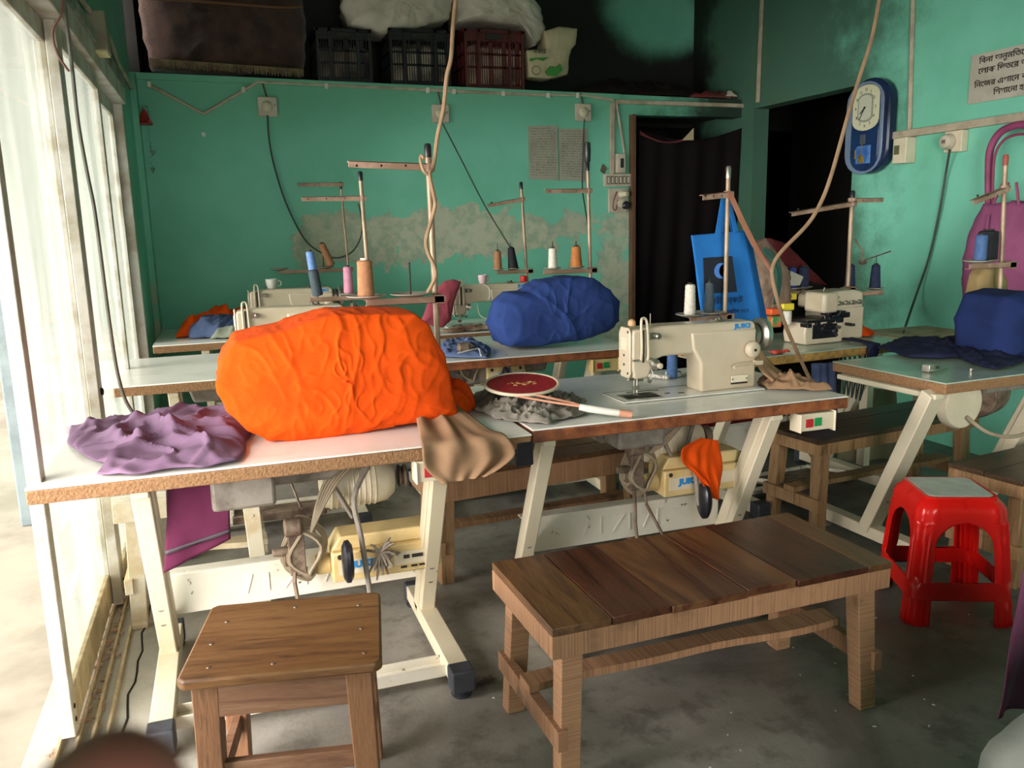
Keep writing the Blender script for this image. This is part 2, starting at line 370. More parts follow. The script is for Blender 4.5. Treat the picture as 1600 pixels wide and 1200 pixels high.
# ---------------------------------------------------------------- sliding glass front on the left
M_alu = mat('dusty_aluminium','#c9c6bd','#a39a86',6,rough=.5,metal=.15,bump=.1)
M_alud = mat('dusty_bottom_rail','#a99878','#c4b490',14,rough=.8,bump=.4)
def glass_mat():
    m = bpy.data.materials.new('dusty_window_glass'); N = NT(m); t = N.t; t.nodes.remove(N.b); out = t.nodes['Material Output']
    p = N.coords('World'); tr = N.n('ShaderNodeBsdfTransparent'); tr.inputs[0].default_value = (.97,1,.985,1)
    gl = N.n('ShaderNodeBsdfGlossy'); gl.inputs['Roughness'].default_value = .03
    fr = N.n('ShaderNodeFresnel'); fr.inputs[0].default_value = 1.45
    mx = N.n('ShaderNodeMixShader'); N.l(fr.outputs[0], mx.inputs[0]); N.l(tr.outputs[0], mx.inputs[1]); N.l(gl.outputs[0], mx.inputs[2])
    d1 = N.n('ShaderNodeBsdfDiffuse'); d1.inputs[0].default_value = (.72,.72,.62,1); d2 = N.n('ShaderNodeBsdfTranslucent'); d2.inputs[0].default_value = (.84,.88,.8,1)
    dm = N.n('ShaderNodeMixShader'); dm.inputs[0].default_value = .8; N.l(d1.outputs[0], dm.inputs[1]); N.l(d2.outputs[0], dm.inputs[2])
    a = N.noise(N.coords('World', scale=(3,3,.5)), 2.2, 5, .6, .3); b = N.noise(p, 30, 4, .7)
    f = N.math('MULTIPLY_ADD', N.ss(a,.3,.8), .18, N.math('MULTIPLY_ADD', N.ss(b,.6,.7), .06, .10))
    m2 = N.n('ShaderNodeMixShader'); N.l(f, m2.inputs[0]); N.l(mx.outputs[0], m2.inputs[1]); N.l(dm.outputs[0], m2.inputs[2])
    N.l(m2.outputs[0], out.inputs[0]); return m
M_glass = glass_mat()
M_screw = mat('dark_screw','#1d1a18',rough=.5,metal=.6)
def panel(name, x, y0, y1, z1, stile0, stile1, label, bottom=.12):
    t = thing(name, None, None, (x,(y0+y1)/2,0), world=True); t['kind'] = 'structure'
    MB().box(x-.018, x+.018, y0, y0+stile0, .02, z1).build('stile', M_alu, t, bevel=.003)
    MB().box(x-.018, x+.018, y1-stile1, y1, .02, z1).build('stile', M_alu, t, bevel=.003)
    MB().box(x-.016, x+.016, y0+stile0, y1-stile1, .025, bottom+.02).build('bottom_rail', M_alud, t, bevel=.003)
    MB().box(x-.016, x+.016, y0+stile0, y1-stile1, z1-.07, z1).build('top_rail', M_alu, t, bevel=.003)
    MB().box(x-.0025, x+.0025, y0+stile0-.006, y1-stile1+.006, bottom+.01, z1-.06).build('pane', M_glass, t)
    for yy in (y0+stile0*.5,):
        for zz in (.06,.10): MB().lathe([(.007,0),(.007,.004)], (x+.017,yy,zz), 'x', 10).build('screw', M_screw, t)
    return t
panel('door_1', -.512, 2.40, 3.34, 2.1, .055, .05, '')
panel('door_2', -.474, 3.28, 4.35, 2.1, .095, .05, '')
panel('door_3', -.512, 4.30, 5.28, 2.1, .05, .05, '')
lk = MB().lathe([(.014,0),(.014,.006),(.008,.009)], (-.455,3.33,.83), 'x', 16).build('lock', M_screw, bpy.data.objects['door_2'])
fr = MB().box(-.56, -.43, YF, 5.32, 2.1, 2.19).box(-.50,-.447, 5.28, 5.32, 0, 2.1)
struct('trim_2', fr, M_alu, bevel=.004)
struct('trim_3', MB().box(-.60,-.42, YF, 5.32, 2.19, 2.235), mat('cement_lintel','#8c9184','#5f6f60',5,rough=.9,bump=.3))
rails = MB()
for x in (-.535,-.49,-.452,-.415): rails.box(x-.004, x+.004, YF, 5.3, 0, .018)
struct('trim_4', rails, M_alud)
debris = MB(); random.seed(4)
for i in range(260):
    x, y = random.uniform(-.56,-.44), random.uniform(1.2, 3.6); a = random.uniform(.003,.012)
    debris.box(x-a, x+a*.7, y-a*.8, y+a, 0, random.uniform(.003,.01))
tag(debris.build('rubble', mat('brick_crumbs','#a98b78','#b8ab98',30,rough=.95)), 'brown brick crumbs and dust along the sliding door track', 'rubble', kind='stuff')
crk = MB().tube([(x+.006*sin(i*2.1)+.004*sin(i*5.3), y, .001) for i, (x,y) in enumerate([(-.36-.03*k/30, 3.6-.07*k) for k in range(34)])], .0035, 5)
tag(struct('floor_crack', crk, M_screw), kind='structure')
# ---------------------------------------------------------------- outside the glass
struct('ground', MB().box(-9, -.62, YF-3, 26, -.16, -.06), mat('pale_dust_ground','#918b7c','#7b7567',2,rough=.95))
M_render_ = mat('limewashed_wall','#8c8a76','#77786a',1.5,rough=.95)
nb = thing('neighbour_house', 'cream limewashed house wall beyond the glass panels', 'house', (-2.6,9.6,-.06), world=True)
MB().box(-5.2, -1.3, 9.6, 12, -.06, 2.15).build('wall', M_render_, nb)
MB().box(-5.4, -1.15, 9.35, 12.1, 2.15, 2.3).build('eave', mat('eave_grey','#9fa39a',rough=.9), nb)
MB().box(-2.35, -1.75, 9.56, 9.62, .7, 1.75).build('shutter', mat('pale_shutter','#66726c','#57625c',9,rough=.7), nb)
MB().box(-1.62, -1.5, 9.5, 9.6, -.06, 2.15).build('pilaster', M_render_, nb)
for i, (px, py, w) in enumerate(((-1.02,4.7,.11),(-1.35,7.6,.16))):
    tag(MB().box(px-w/2, px+w/2, py-w/2, py+w/2, -.06, 2.3).build('veranda_post', mat('grey_blue_post','#6e7a7c','#5d686a',5,rough=.8), bevel=.01), ['grey veranda post just outside the nearest glass panel','thicker grey veranda post standing farther along the veranda'][i], 'post')
aw = MB(); nA = 60
for j in range(2):
    pass
vs = []; fsx = []
for i in range(nA+1):
    y = YF-1+i*(9.2-YF+1)/nA; dz = .02*(1 if i % 2 else -1)
    vs += [(-.6,y,2.62+dz),(-1.9,y,2.42+dz)]
    if i: fsx.append((2*i-2,2*i-1,2*i+1,2*i))
vs = [(x-.06,y,z) for x,y,z in vs]; aw.add(vs, fsx); a_ = aw.build('tin_awning', mat('weathered_tin','#a39c8e','#7d7468',2,rough=.6,metal=.3)); a_.modifiers.new('thickness','SOLIDIFY').thickness = .004
tag(a_, 'corrugated tin awning over the veranda outside the glass front', 'awning')
def tree(x, y, h, seed, label):
    random.seed(seed); t = thing('tree', label, 'tree', (x,y,-.06))
    bk = mat('pale_bark','#5d5547','#7a7262',6,rough=.9)
    tr = MB().tube([(0,0,0),(.08,0,h*.3),(-.05,.05,h*.6),(.1,0,h)], [.16,.13,.1,.04], 8)
    for k in range(6):
        a = k*1.1; z = h*(.4+.08*k); tr.tube([(0,0,z),(.5*cos(a),.5*sin(a),z+.35),(1.1*cos(a),1.1*sin(a),z+.8)], [.05,.035,.015], 6)
    tr.build('trunk', bk, t, smooth=True); lf = MB()
    for k in range(1500):
        a, r_, z = random.uniform(0,2*pi), random.uniform(.1,1.5)*random.random()**.4, h*random.uniform(.5,1.25)
        c = Vector((r_*cos(a), r_*sin(a), z)); d = Vector((random.gauss(0,1),random.gauss(0,1),random.gauss(0,1))).normalized()*.09; e = d.orthogonal().normalized()*.05
        lf.add([c-d,c+e,c+d,c-e], [(0,1,2,3)])
    tag(lf.build('foliage', mat('dusty_leaves','#5f7a4a','#87996a',4,rough=.7), t), kind='stuff')
tree(-3.0, 14.5, 3.0, 3, 'broad leafy tree showing over the neighbouring roof through the glass')
tree(-5.6, 13.6, 3.4, 8, 'second leafy tree to the left behind the pale house')
# ---------------------------------------------------------------- furniture materials
M_top = mat('white_laminate','#eceae2','#dddacf',5,.45,.75,rough=.2,bump=.02)
M_topg = mat('greenish_laminate','#a9b5a4','#98a594',5,rough=.2)
M_chip = mat('chipboard_edge','#9a7450','#7a5839',110,.3,.75,rough=.85,bump=.6,bs=120)
M_chipr = mat('varnished_edge','#9a5a34','#5e2f1b',14,.35,.7,rough=.45,bump=.3,bs=60)
M_chipy = mat('yellow_edge','#b08a4a','#8b6a38',30,rough=.6)
M_cream = mat('cream_steel','#d8cdb4','#cbbfa4',3,rough=.42,chip='#5b4a3c',chip_lo=.70)
M_creamw = mat('white_chipped_steel','#e2ddce','#d3cbb6',4,rough=.5,chip='#6a5a4a',chip_lo=.64)
M_cap = mat('dark_rubber','#3a3d44','#2b2d33',9,rough=.6)
M_iron = mat('grimy_grey_iron','#8d857b','#6b6259',9,rough=.6,metal=.2,bump=.2)
M_grease = mat('greasy_brown_iron','#5c4a3e','#8a7766',12,.4,.6,rough=.6,metal=.3,bump=.4)
M_beige = mat('aged_beige_plastic','#dbc38c','#c9ad74',5,rough=.5)
M_beige2 = mat('pale_label','#d8cdb4','#cfc3a8',9,rough=.5)
M_blue = mat('logo_blue','#2a86c8',rough=.5)
M_ink = mat('dark_ink','#2a241f',rough=.7)
M_steel = mat('worn_steel','#b9b3a8','#8c8478',9,rough=.3,metal=.85)
M_dark = mat('black_plastic','#16161b','#22222a',5,rough=.3)
M_mach = mat('cream_enamel','#cbbda6','#bdae94',3,.4,.7,rough=.32,chip='#8b7c68',chip_lo=.80)
M_cord = mat('greige_cord','#9c8d76','#857660',9,rough=.7)
M_cordd = mat('dark_green_cord','#3f4a42','#363c36',9,rough=.6)
M_red = mat('red_button','#b3262a',rough=.4); M_green = mat('green_button','#1f8a4c',rough=.4); M_yel = mat('yellow_plastic','#d8c23a',rough=.5)

def table(name, label, x0, y0, w, d, edge, rot=0, z=.76, th=.045, legs=(.28,1.13), lx=.05, leg_m=None, foot=(-.11,.55), top_m=None, lean=.36, cross=True, pedal=True, caps=True, group='sewing tables', emb=True, tie=False, pdy=0):
    t = thing(name, label, 'table', (x0,y0,0), rot, group); lm = leg_m or M_cream; tm = top_m or M_top
    MB().box(0,w,0,d,z-.006,z).build('table_top', tm, t, bevel=.002)
    MB().box(.001,w-.001,.001,d-.001,z-th,z-.0065).build('edge_board', edge, t, bevel=.004)
    for i, x in enumerate(legs):
        s = 1 if i == 0 else -1
        b = MB().bar((x,.05,z-th),(x,lean,.07), lx, .055, (1,0,0)).bar((x+s*.026,.08,z-th),(x+s*.026,lean+.03,.07), .012, .05, (1,0,0))
        b.bar((x,.02,z-th-.012),(x,d-.06,z-th-.012), .045, .022, (1,0,0))
        l = b.build('leg', lm, t, bevel=.004)
        for zz in (.22,.28):
            yb = lean-(lean-.05)*(zz-.07)/(z-th-.07)
            MB().lathe([(.011,0),(.011,.006),(.006,.01)], (x,yb-.028,zz), 'y', 10).build('bolt', M_iron, l)
        f = MB().box(x-.032,x+.032,foot[0],foot[1],.035,.088).build('foot', lm, t, bevel=.004)
        if caps:
            MB().box(x-.036,x+.036,foot[0]-.015,foot[0]+.05,.02,.092).build('foot_cap', M_cap, f, bevel=.006)
            MB().box(x-.036,x+.036,foot[1]-.03,foot[1]+.012,.02,.092).build('foot_cap', M_cap, f, bevel=.006)
            for yy in (foot[0]+.02, foot[1]-.01): MB().lathe([(.03,0),(.033,.008),(.012,.014),(.012,.03)], (x,yy,0), 'z', 16).build('levelling_pad', M_cap, f)
        else:
            MB().lathe([(.028,0),(.03,.01),(.012,.018),(.012,.035)], (x,foot[0]+.03,0), 'z', 14).build('levelling_pad', M_iron, f)
            MB().lathe([(.028,0),(.03,.01),(.012,.018),(.012,.035)], (x,foot[1]-.03,0), 'z', 14).build('levelling_pad', M_iron, f)
    if cross:
        a, b_ = legs[0]+.02, legs[1]-.02
        c = MB().box(a,b_,lean-.01,lean+.0,.20,.335).box(a,b_,lean,lean+.05,.328,.335).box(a,b_,lean,lean+.05,.20,.207).build('crossbar', M_creamw, t, bevel=.002)
        if emb:
            e = MB(); xx = (a+b_)/2-.17
            for q in ((0,.02,0),(.07,.0,1),(.12,.05,1),(.19,.0,1),(.25,.03,0),(.31,0,1)):
                e.bar((xx+q[0],lean-.011,.235),(xx+q[0]+q[1],lean-.011,.30), .006,.004,(0,1,0))
                if q[2]: e.bar((xx+q[0]+.002,lean-.011,.30),(xx+q[0]+.03,lean-.011,.30), .006,.004,(0,1,0))
            tag(e.build('embossing', M_creamw, c), kind='stuff')
    if pedal:
        xm = (legs[0]+legs[1])/2+.02
        p = MB().prism([(.02+pdy,.11),(.30+pdy,.065),(.30+pdy,.05),(.02+pdy,.095)], xm-.21, xm+.21, 'yz')
        p.box(xm-.21,xm+.21,pdy,.02+pdy,.085,.125)
        pd = p.build('treadle', M_grease, t, bevel=.004)
        MB().bar((xm-.21,.02+pdy,.118),(xm-.21,.3+pdy,.075), .02,.018,(1,0,0)).bar((xm+.21,.02+pdy,.118),(xm+.21,.3+pdy,.075), .02,.018,(1,0,0)).bar((xm-.2,.3+pdy,.072),(xm+.2,.3+pdy,.072), .018,.018).build('treadle_rim', M_creamw, pd, bevel=.003)
        MB().box(legs[0]+.03,legs[1]-.03,.15+pdy,.20+pdy,.03,.05).build('treadle_bar', M_creamw, t, bevel=.003)
        MB().tube([(xm+.1,.06,.10),(xm+.02,.25,.36),(xm,.3,.62)], .006, 7).build('treadle_rod', M_grease, t)
    if tie:
        tb = MB().box(legs[0]+.03,legs[1]-.03,-.03,.035,.03,.042).box(legs[0]+.03,legs[1]-.03,-.034,-.028,.03,.068).box(legs[0]+.03,legs[1]-.03,.033,.038,.03,.068)
        k = tb.build('tie_bar', M_creamw, t, bevel=.002); s_ = MB()
        for q in range(4): s_.box(legs[1]-.2-q*.19, legs[1]-.08-q*.19, -.004,.004,.0415,.0432)
        tag(s_.build('slot', M_ink, k), kind='stuff')
    return t
def motor(t, x, y, z=.714, w=.36, logo=True, pad=(0,.06), cover_pad=False, digits=True, seed=0, box_z=None):
    """clutch motor, oil pan, control box and knee lifter slung under a sewing table (table coordinates)"""
    bz = box_z or .30; random.seed(seed)
    MB().prism([(-.30+x,z),(-.27+x,z-.1),(.0+x,z-.1),(.06+x,z-.06),(.30+x,z-.06),(.32+x,z)], y+.0, y+.19).build('oil_pan', M_iron, t, bevel=.012)
    mt = MB().lathe([(.03,-.16),(.075,-.155),(.082,-.13),(.082,.02),(.076,.06),(.055,.085),(.03,.09)], (x+.13,y+.14,z-.155), 'x', 22)
    for k in range(9):
        mt.lathe([(.086,0),(.086,.006)], (x+.0+.018*k,y+.14,z-.155), 'x', 18)
    mm = mt.build('motor', M_beige2, t, bevel=.003)
    MB().lathe([(.035,0),(.04,.004),(.028,.014),(.04,.024),(.035,.028)], (x+.235,y+.14,z-.155), 'x', 20).build('pulley', M_grease, mm)
    MB().box(x+.02,x+.12,y+.10,y+.17,z-.10,z).bar((x-.02,y+.04,z-.08),(x+.06,y+.02,z-.24),.03,.012).build('motor_bracket', M_iron, t, bevel=.004)
    cb = MB().box(x-.02,x-.02+w,y-.02,y+.11,bz,bz+.10).prism([(x-.02,bz+.1),(x+.01,bz+.145),(x-.05+w,bz+.145),(x-.02+w,bz+.1)], y+.0, y+.11).build('control_box', M_beige, t, bevel=.006)
    MB().lathe([(.03,0),(.034,.01),(.034,.045),(.03,.05)], (x-.068,y+.05,bz+.045), 'x', 20).build('end_boss', M_beige, cb, bevel=.003)
    MB().box(x+.0,x+.17,y-.0225,y-.019,bz+.025,bz+.072).box(x+.18,x+w-.04,y-.0225,y-.019,bz+.03,bz+.075).build('label_plate', M_beige2, cb)
    if logo: lettering('JUKI', .03, Vector((x+.075,y-.0235,bz+.045)), R_FRONT, M_blue, cb, .075, bold=.002)
    b = MB()
    for q in ((x+.005,bz+.085),(x+w-.045,bz+.085)): b.lathe([(.008,-.003),(.008,.003)], (q[0],y-.02,q[1]), 'y', 12)
    if digits: b.box(x+.21,x+.23,y-.025,y-.02,bz+.05,bz+.062).box(x+.238,x+.275,y-.025,y-.02,bz+.05,bz+.062).box(x+.2,x+.22,y-.025,y-.02,bz+.018,bz+.024).box(x+.235,x+.255,y-.025,y-.02,bz+.018,bz+.024).box(x+.262,x+.285,y-.025,y-.02,bz+.018,bz+.024)
    tag(b.build('dark_screw', M_ink, cb), kind='stuff')
    kl = MB().tube(smooth_pts([(x+.12,y+.02,z-.07),(x+.06,y-.03,z-.16),(x+.07,y-.07,bz+.16),(x+.085,y-.085,bz-.02)],4), .009, 8).build('knee_lever', M_iron, t, smooth=True)
    MB().lathe([(.001,-.018),(.04,-.016),(.053,-.007),(.054,.005),(.042,.015),(.001,.017)], (x+pad[0]+.05,y-.10,bz+pad[1]-.02), 'x', 26, tilt=Matrix.Diagonal((1,.75,1.3))).build('knee_pad', M_dark, kl, smooth=True)
    coil = MB()
    for k in range(6):
        r_ = .055+.006*k; ph = random.random()
        coil.tube([(x-.09+.02*cos(a*2+ph)+.012*k*cos(a),y+.02+.012*k-.02, bz+.14+r_*1.25*sin(a)*.9+.01*k) if False else (x-.10+r_*.75*cos(a)+.01*sin(3*a+ph), y-.01+.01*k, bz+.11+r_*1.3*sin(a)) for a in [2*pi*i/22 for i in range(23)]], .0055, 6, cap=False)
    for k in range(5):
        coil.tube(smooth_pts([(x-.08,y,bz+.17),(x-.03+.01*k,y+.01,z-.12),(x+.06+.015*k,y+.04,z-.03)],5), .005, 6)
    tag(coil.build('cable_bundle', M_cord, t, smooth=True), kind='stuff')
    solen = MB().lathe([(.02,0),(.03,.004),(.03,.05),(.022,.056)], (x-.16,y+.0,bz+.20), 'x', 16).box(x-.15,x-.10,y-.01,y+.05,bz+.04,bz+.2).box(x-.165,x-.14,y,y+.03,bz+.07,bz+.12).lathe([(.012,0),(.016,.03),(.012,.06)], (x-.2,y+.01,bz+.12), 'x', 12)
    solen.build('solenoid', M_grease, t, bevel=.003)
    MB().tube([(x-.135,y,bz+.06),(x-.14,y-.02,.30),(x-.13,y-.03,.19)], .007, 7).lathe([(.012,0),(.014,.01),(.006,.02)], (x-.13,y-.03,.175)).build('pull_rod', M_grease, t)
def switch_box(t, x, y, z, m=None, rot_m=None, w=.14):
    s = MB().prism([(y,z),(y+.05,z),(y+.05,z-.055),(y+.0,z-.062)], x, x+w, 'yz').box(x-.006,x,y-.006,y+.056,z-.066,z).box(x+w,x+w+.006,y-.006,y+.056,z-.07,z+.004).build('switch_box', m or M_beige2, t, bevel=.002)
    MB().box(x+.02,x+.05,y-.004,y+.002,z-.048,z-.018).build('stop_button', M_red, s, bevel=.001)
    MB().box(x+.056,x+.086,y-.004,y+.002,z-.046,z-.016).build('start_button', M_green, s, bevel=.001)

T1 = table('sewing_table', 'white-topped sewing table nearest the glass doors under the orange cover', -.525, 2.35, 1.385, .79, M_chip, legs=(.265,1.105), foot=(-.12,.56), pedal=False, tie=True, group='white-topped sewing tables')
motor(T1, .80, .25, w=.36, box_z=.275, seed=2, pad=(-.03,.12))
sb = switch_box(T1, 1.02, -.01, .714, M_beige2)
MB().box(.44,.62,.1,.26,.60,.714).build('tray', M_iron, T1, bevel=.012)
T2 = table('sewing_table', 'white-topped sewing table with reddish varnished edge carrying the bare sewing machine', .88, 2.40, 1.215, .77, M_chipr, legs=(.065,.93), foot=(-.12,.56), pedal=True, caps=False, pdy=-.20, group='white-topped sewing tables')
motor(T2, .62, .25, w=.36, box_z=.385, seed=5, pad=(.05,.02), digits=False)
switch_box(T2, 1.01, -.005, .71, M_beige2)
MB().box(.36,.54,.12,.3,.62,.714).build('tray', M_iron, T2, bevel=.01)
T3 = table('sewing_table', 'white-topped sewing table second from the front along the glass side', -.525, 3.82, 1.29, .83, M_chip, legs=(.28,1.05), pedal=True, lx=.045, group='white-topped sewing tables')
motor(T3, .62, .25, w=.34, box_z=.33, seed=7)
T4 = table('sewing_table', 'white-topped sewing table in the back left corner holding orange and blue clothes', -.41, 5.13, 1.3, .84, M_chip, legs=(.28,1.05), pedal=True, lx=.045, group='white-topped sewing tables')
motor(T4, .7, .25, w=.34, box_z=.33, seed=9)
T5 = table('sewing_table', 'white-topped sewing table in the middle row under the blue cover', .80, 3.81, 1.18, .80, M_chipr, legs=(.1,.98), pedal=True, lx=.045, group='white-topped sewing tables')
motor(T5, .42, .12, w=.2, box_z=.60, seed=11, digits=False)
switch_box(T5, .93, .0, .712, M_beige)
T5b = table('sewing_table', 'white-topped sewing table against the back wall behind the blue covered machine', .98, 4.80, 1.2, .70, M_chip, legs=(.1,1.05), pedal=True, lx=.045, group='white-topped sewing tables')
motor(T5b, .5, .2, w=.3, box_z=.4, seed=12, digits=False)
T6 = table('sewing_table', 'green-tinged sewing table at the right with dark jeans on it', 2.575, 2.43, 1.1, .60, M_chip, rot=radians(3), legs=(-.035+.03,.66), lx=.075, foot=(.03,.62), lean=.33, pedal=False, caps=False, top_m=M_topg, emb=False, cross=False, group=None)
MB().lathe([(.02,0),(.1,.004),(.108,.02),(.108,.05)], (.27,.13,.625), 'y', 28).build('motor_end_cover', M_beige2, T6, bevel=.003)
MB().lathe([(.1,0),(.105,.03),(.105,.16),(.07,.2),(.03,.21)], (.46,.26,.62), 'x', 26, tilt=Matrix.Rotation(.35,3,'Z')).build('motor', M_grease, T6, bevel=.004)
MB().box(.36,.62,.12,.3,.66,.712).build('motor_bracket', M_iron, T6, bevel=.006)
MB().tube(smooth_pts([(.27,.12,.575),(.33,.07,.515),(.45,.05,.485),(.6,.06,.50),(.85,.1,.58)],5), .008, 8).build('motor_cable', M_cord, T6, smooth=True)
MB().bar((.0,.33,.15),(.66,.33,.15),.03,.05).build('crossbar', M_cream, T6)
T7 = table('overlock_table', 'table with mustard yellow edge under the overlock machine by the dark opening', 2.20, 3.25, 1.12, .62, M_chipy, rot=radians(4.5), legs=(.08,.9), pedal=True, top_m=M_topg, lx=.04, emb=False, group=None)
T8 = thing('side_shelf', 'small wooden ledge against the right wall beyond the jeans', 'shelf', (3.3,3.42,0))
MB().box(0,.5,0,.34,.72,.765).build('board', mat('pale_board','#b4a184','#96835f',9,rough=.7), T8, bevel=.003)
for sx in (.04,.42): MB().box(sx,sx+.04,.26,.32,0,.72).build('leg', M_cream, T8)

# ---------------------------------------------------------------- sewing machine (origin: needle, table level; arm runs along +x)
def machine(label, loc, rot=0, detail=True, wheel=True):
    t = thing('sewing_machine', label, 'sewing machine', loc, rot, 'cream flat-bed sewing machines')
    bd = MB().box(-.09,.54,-.09,.09,.0005,.006).build('bed', M_top, t, bevel=.002)
    MB().box(-.088,.538,.0885,.0905,.0055,.0068).box(-.0895,-.0875,-.09,.09,.0055,.0068).build('bed_seam', M_ink, bd)
    MB().box(-.06,.09,-.06,.03,.006,.0075).build('slide_plate', M_steel, bd)
    MB().box(-.05,.0,-.05,-.0,.0076,.0082).box(.03,.085,-.052,-.038,.0076,.0082).box(.0,.03,.055,.062,.006,.0075).box(.05,.12,.056,.064,.006,.0075).box(.13,.15,-.02,-.01,.006,.0075).box(.18,.205,-.035,-.025,.006,.0075).box(.12,.14,.05,.058,.006,.0075).build('slot', M_ink, bd)['kind'] = 'stuff'
    # arm and column
    ar = MB().prism([(-.028,.262),(-.034,.245),(-.034,.115),(-.022,.078),(.035,.078),(.055,.12),(.075,.148),(.10,.156),(.215,.158),(.30,.158),(.50,.158),(.52,.17),(.52,.255),(.505,.268),(.10,.272)], -.048, .048).build('arm', M_mach, t, bevel=.011, seg=3)
    MB().prism([(.268,.006),(.52,.006),(.52,.24),(.22,.24),(.228,.175),(.245,.15),(.264,.12)], -.054, .054).build('column', M_mach, t, bevel=.010, seg=3)
    MB().prism([(-.045,.10),(-.03,.08),(.028,.08),(.045,.11),(.045,.245),(.03,.27),(-.03,.27),(-.045,.25)], -.043, -.033, 'yz').build('face_plate', M_mach, t, bevel=.004)
    MB().box(-.046,-.0425,-.022,.022,.185,.235).build('face_badge', M_beige2, t, bevel=.002)
    b = MB()
    for q in ((-.03,.255),(.0,.13),(.0,.165),(.03,.1),(-.03,.1)): b.lathe([(.005,-.0445),(.005,-.042)], (0,q[0],q[1]), 'x', 10)
    tag(b.build('screw', M_ink, t), kind='stuff')
    # take-up slot, lever guard, tension parts on the front
    MB().tube(smooth_pts([(.0,-.055,.15),(.0,-.06,.20),(.0,-.055,.29),(.01,-.05,.305),(.022,-.05,.30),(.026,-.055,.27),(.028,-.06,.17),(.024,-.058,.15)],4), .0055, 8).build('lever_guard', M_mach, t, smooth=True)
    MB().box(.009,.017,-.0500,-.047,.14,.262).build('lever_slot', M_ink, t)
    MB().lathe([(.004,-.0),(.012,-.002),(.012,-.016),(.008,-.02)], (.07,-.05,.236), 'y', 18).box(.04,.06,-.056,-.05,.225,.25).box(-.035,-.01,-.06,-.048,.148,.154).box(.03,.05,-.06,-.048,.15,.156).build('thread_guide', M_steel, t)['kind'] = 'stuff'
    MB().lathe([(.018,0),(.021,-.004),(.021,-.008),(.014,-.012),(.014,-.02),(.011,-.022),(.011,-.036),(.004,-.04)], (.062,-.048,.13), 'y', 22).build('tension_disc', M_steel, t)
    MB().lathe([(.010,-.036),(.011,-.046),(.006,-.048)], (.062,-.048,.13), 'y', 18).build('tension_knob', M_mach, t)
    MB().tube(smooth_pts([(.03,-.05,.14),(.05,-.055,.10),(.04,-.055,.075)],4), .0025, 6).lathe([(.01,0),(.01,-.003)], (.04,-.05,.07), 'y', 14).build('check_spring', M_steel, t)
    # needle bar, presser foot
    nb_ = MB().tube([(0,0,.085),(0,0,.03)], .004, 8).tube([(.012,.0,.085),(.012,0,.016)], .005, 8).box(-.004,.022,-.006,.006,.028,.045).tube([(0,0,.03),(0,0,.008)], .0012, 6)
    nb_.prism([(-.012,.009),(.024,.009),(.018,.014),(-.004,.014)], -.022, .012).tube([(-.03,-.01,.072),(-.02,-.004,.07),(.0,0,.07)], .0045, 8).box(.02,.04,-.004,.004,.06,.072)
    nb_.build('needle_bar', M_steel, t, smooth=False)
    # right end: stitch dial, reverse lever, badge, wheel
    MB().lathe([(.018,0),(.030,-.003),(.032,-.008),(.031,-.02),(.024,-.026),(.012,-.028)], (.488,-.062,.16), 'y', 28).build('stitch_dial', M_mach, t, smooth=True)
    MB().lathe([(.006,-.028),(.006,-.031)], (.488,-.062,.16), 'y', 12).build('dial_centre', M_ink, t)
    MB().tube([(.395,-.085,.098),(.41,-.083,.106),(.52,-.08,.108)], [.007,.0055,.005], 8).box(.50,.53,-.085,-.06,.10,.116).build('reverse_lever', M_mach, t, smooth=True)
    bg = MB().box(.40,.475,-.0635,-.059,.035,.062).build('badge', M_beige2, t, bevel=.001)
    MB().box(.40,.475,-.064,-.0585,.028,.033).lathe([(.003,-.001),(.003,.001)], (.405,-.064,.048), 'y', 8).lathe([(.003,-.001),(.003,.001)], (.47,-.064,.048), 'y', 8).build('badge_mark', M_ink, bg)
    if detail: lettering('JUKI', .024, Vector((.455,-.0495,.243)), R_FRONT, M_blue, ar, .078, bold=.0013)
    if wheel:
        hw = MB().lathe([(.03,.52),(.048,.524),(.048,.545),(.040,.55),(.040,.556),(.058,.562),(.066,.57),(.066,.588),(.060,.596),(.036,.592),(.014,.585)], (0,0,.205), 'x', 32).build('hand_wheel', M_steel, t, smooth=True)
        MB().lathe([(.044,.546),(.047,.549),(.047,.554),(.044,.557)], (0,0,.205), 'x', 28).build('wheel_groove', M_ink, hw)
    MB().lathe([(.006,0),(.008,.01),(.004,.016)], (.36,-.01,.27)).lathe([(.006,0),(.008,.01),(.004,.016)], (.39,.01,.27)).box(.35,.40,-.02,.02,.27,.276).build('bobbin_winder', M_steel, t)
    MB().tube([(.07,0,.27),(.07,0,.315)], .002, 6).build('thread_pin', M_steel, t)
    t.scale = (.93,1,.965)
    return t
m1 = machine('cream sewing machine fully in view with blue maker name and grey hand wheel', (1.388,2.70,.762))
MB().lathe([(.012,0),(.016,.004),(.014,.02),(.006,.026)], (-.01,0,.272)).build('oil_knob', mat('peach_knob','#c79a70',rough=.5), m1)
m2 = copy_tree(m1, (.075,4.26,.762), 0, 'cream sewing machine whose head shows above the left end of the orange cover', skip=('oil_knob',))
MB().tube(smooth_pts([(.20,-.075,.21),(.225,-.085,.215),(.235,-.085,.17),(.235,-.085,.1),(.27,-.09,.06)],4), .004, 7).build('white_lead', mat('white_cable','#d8d2c2',rough=.5), m2, smooth=True)
m3 = copy_tree(m1, (.18,5.55,.762), 0, 'cream sewing machine in the back row behind the thread cones', skip=('oil_knob',))
m4 = copy_tree(m1, (1.39,5.12,.762), 0, 'cream sewing machine against the back wall left of the blue cover', skip=('oil_knob',))
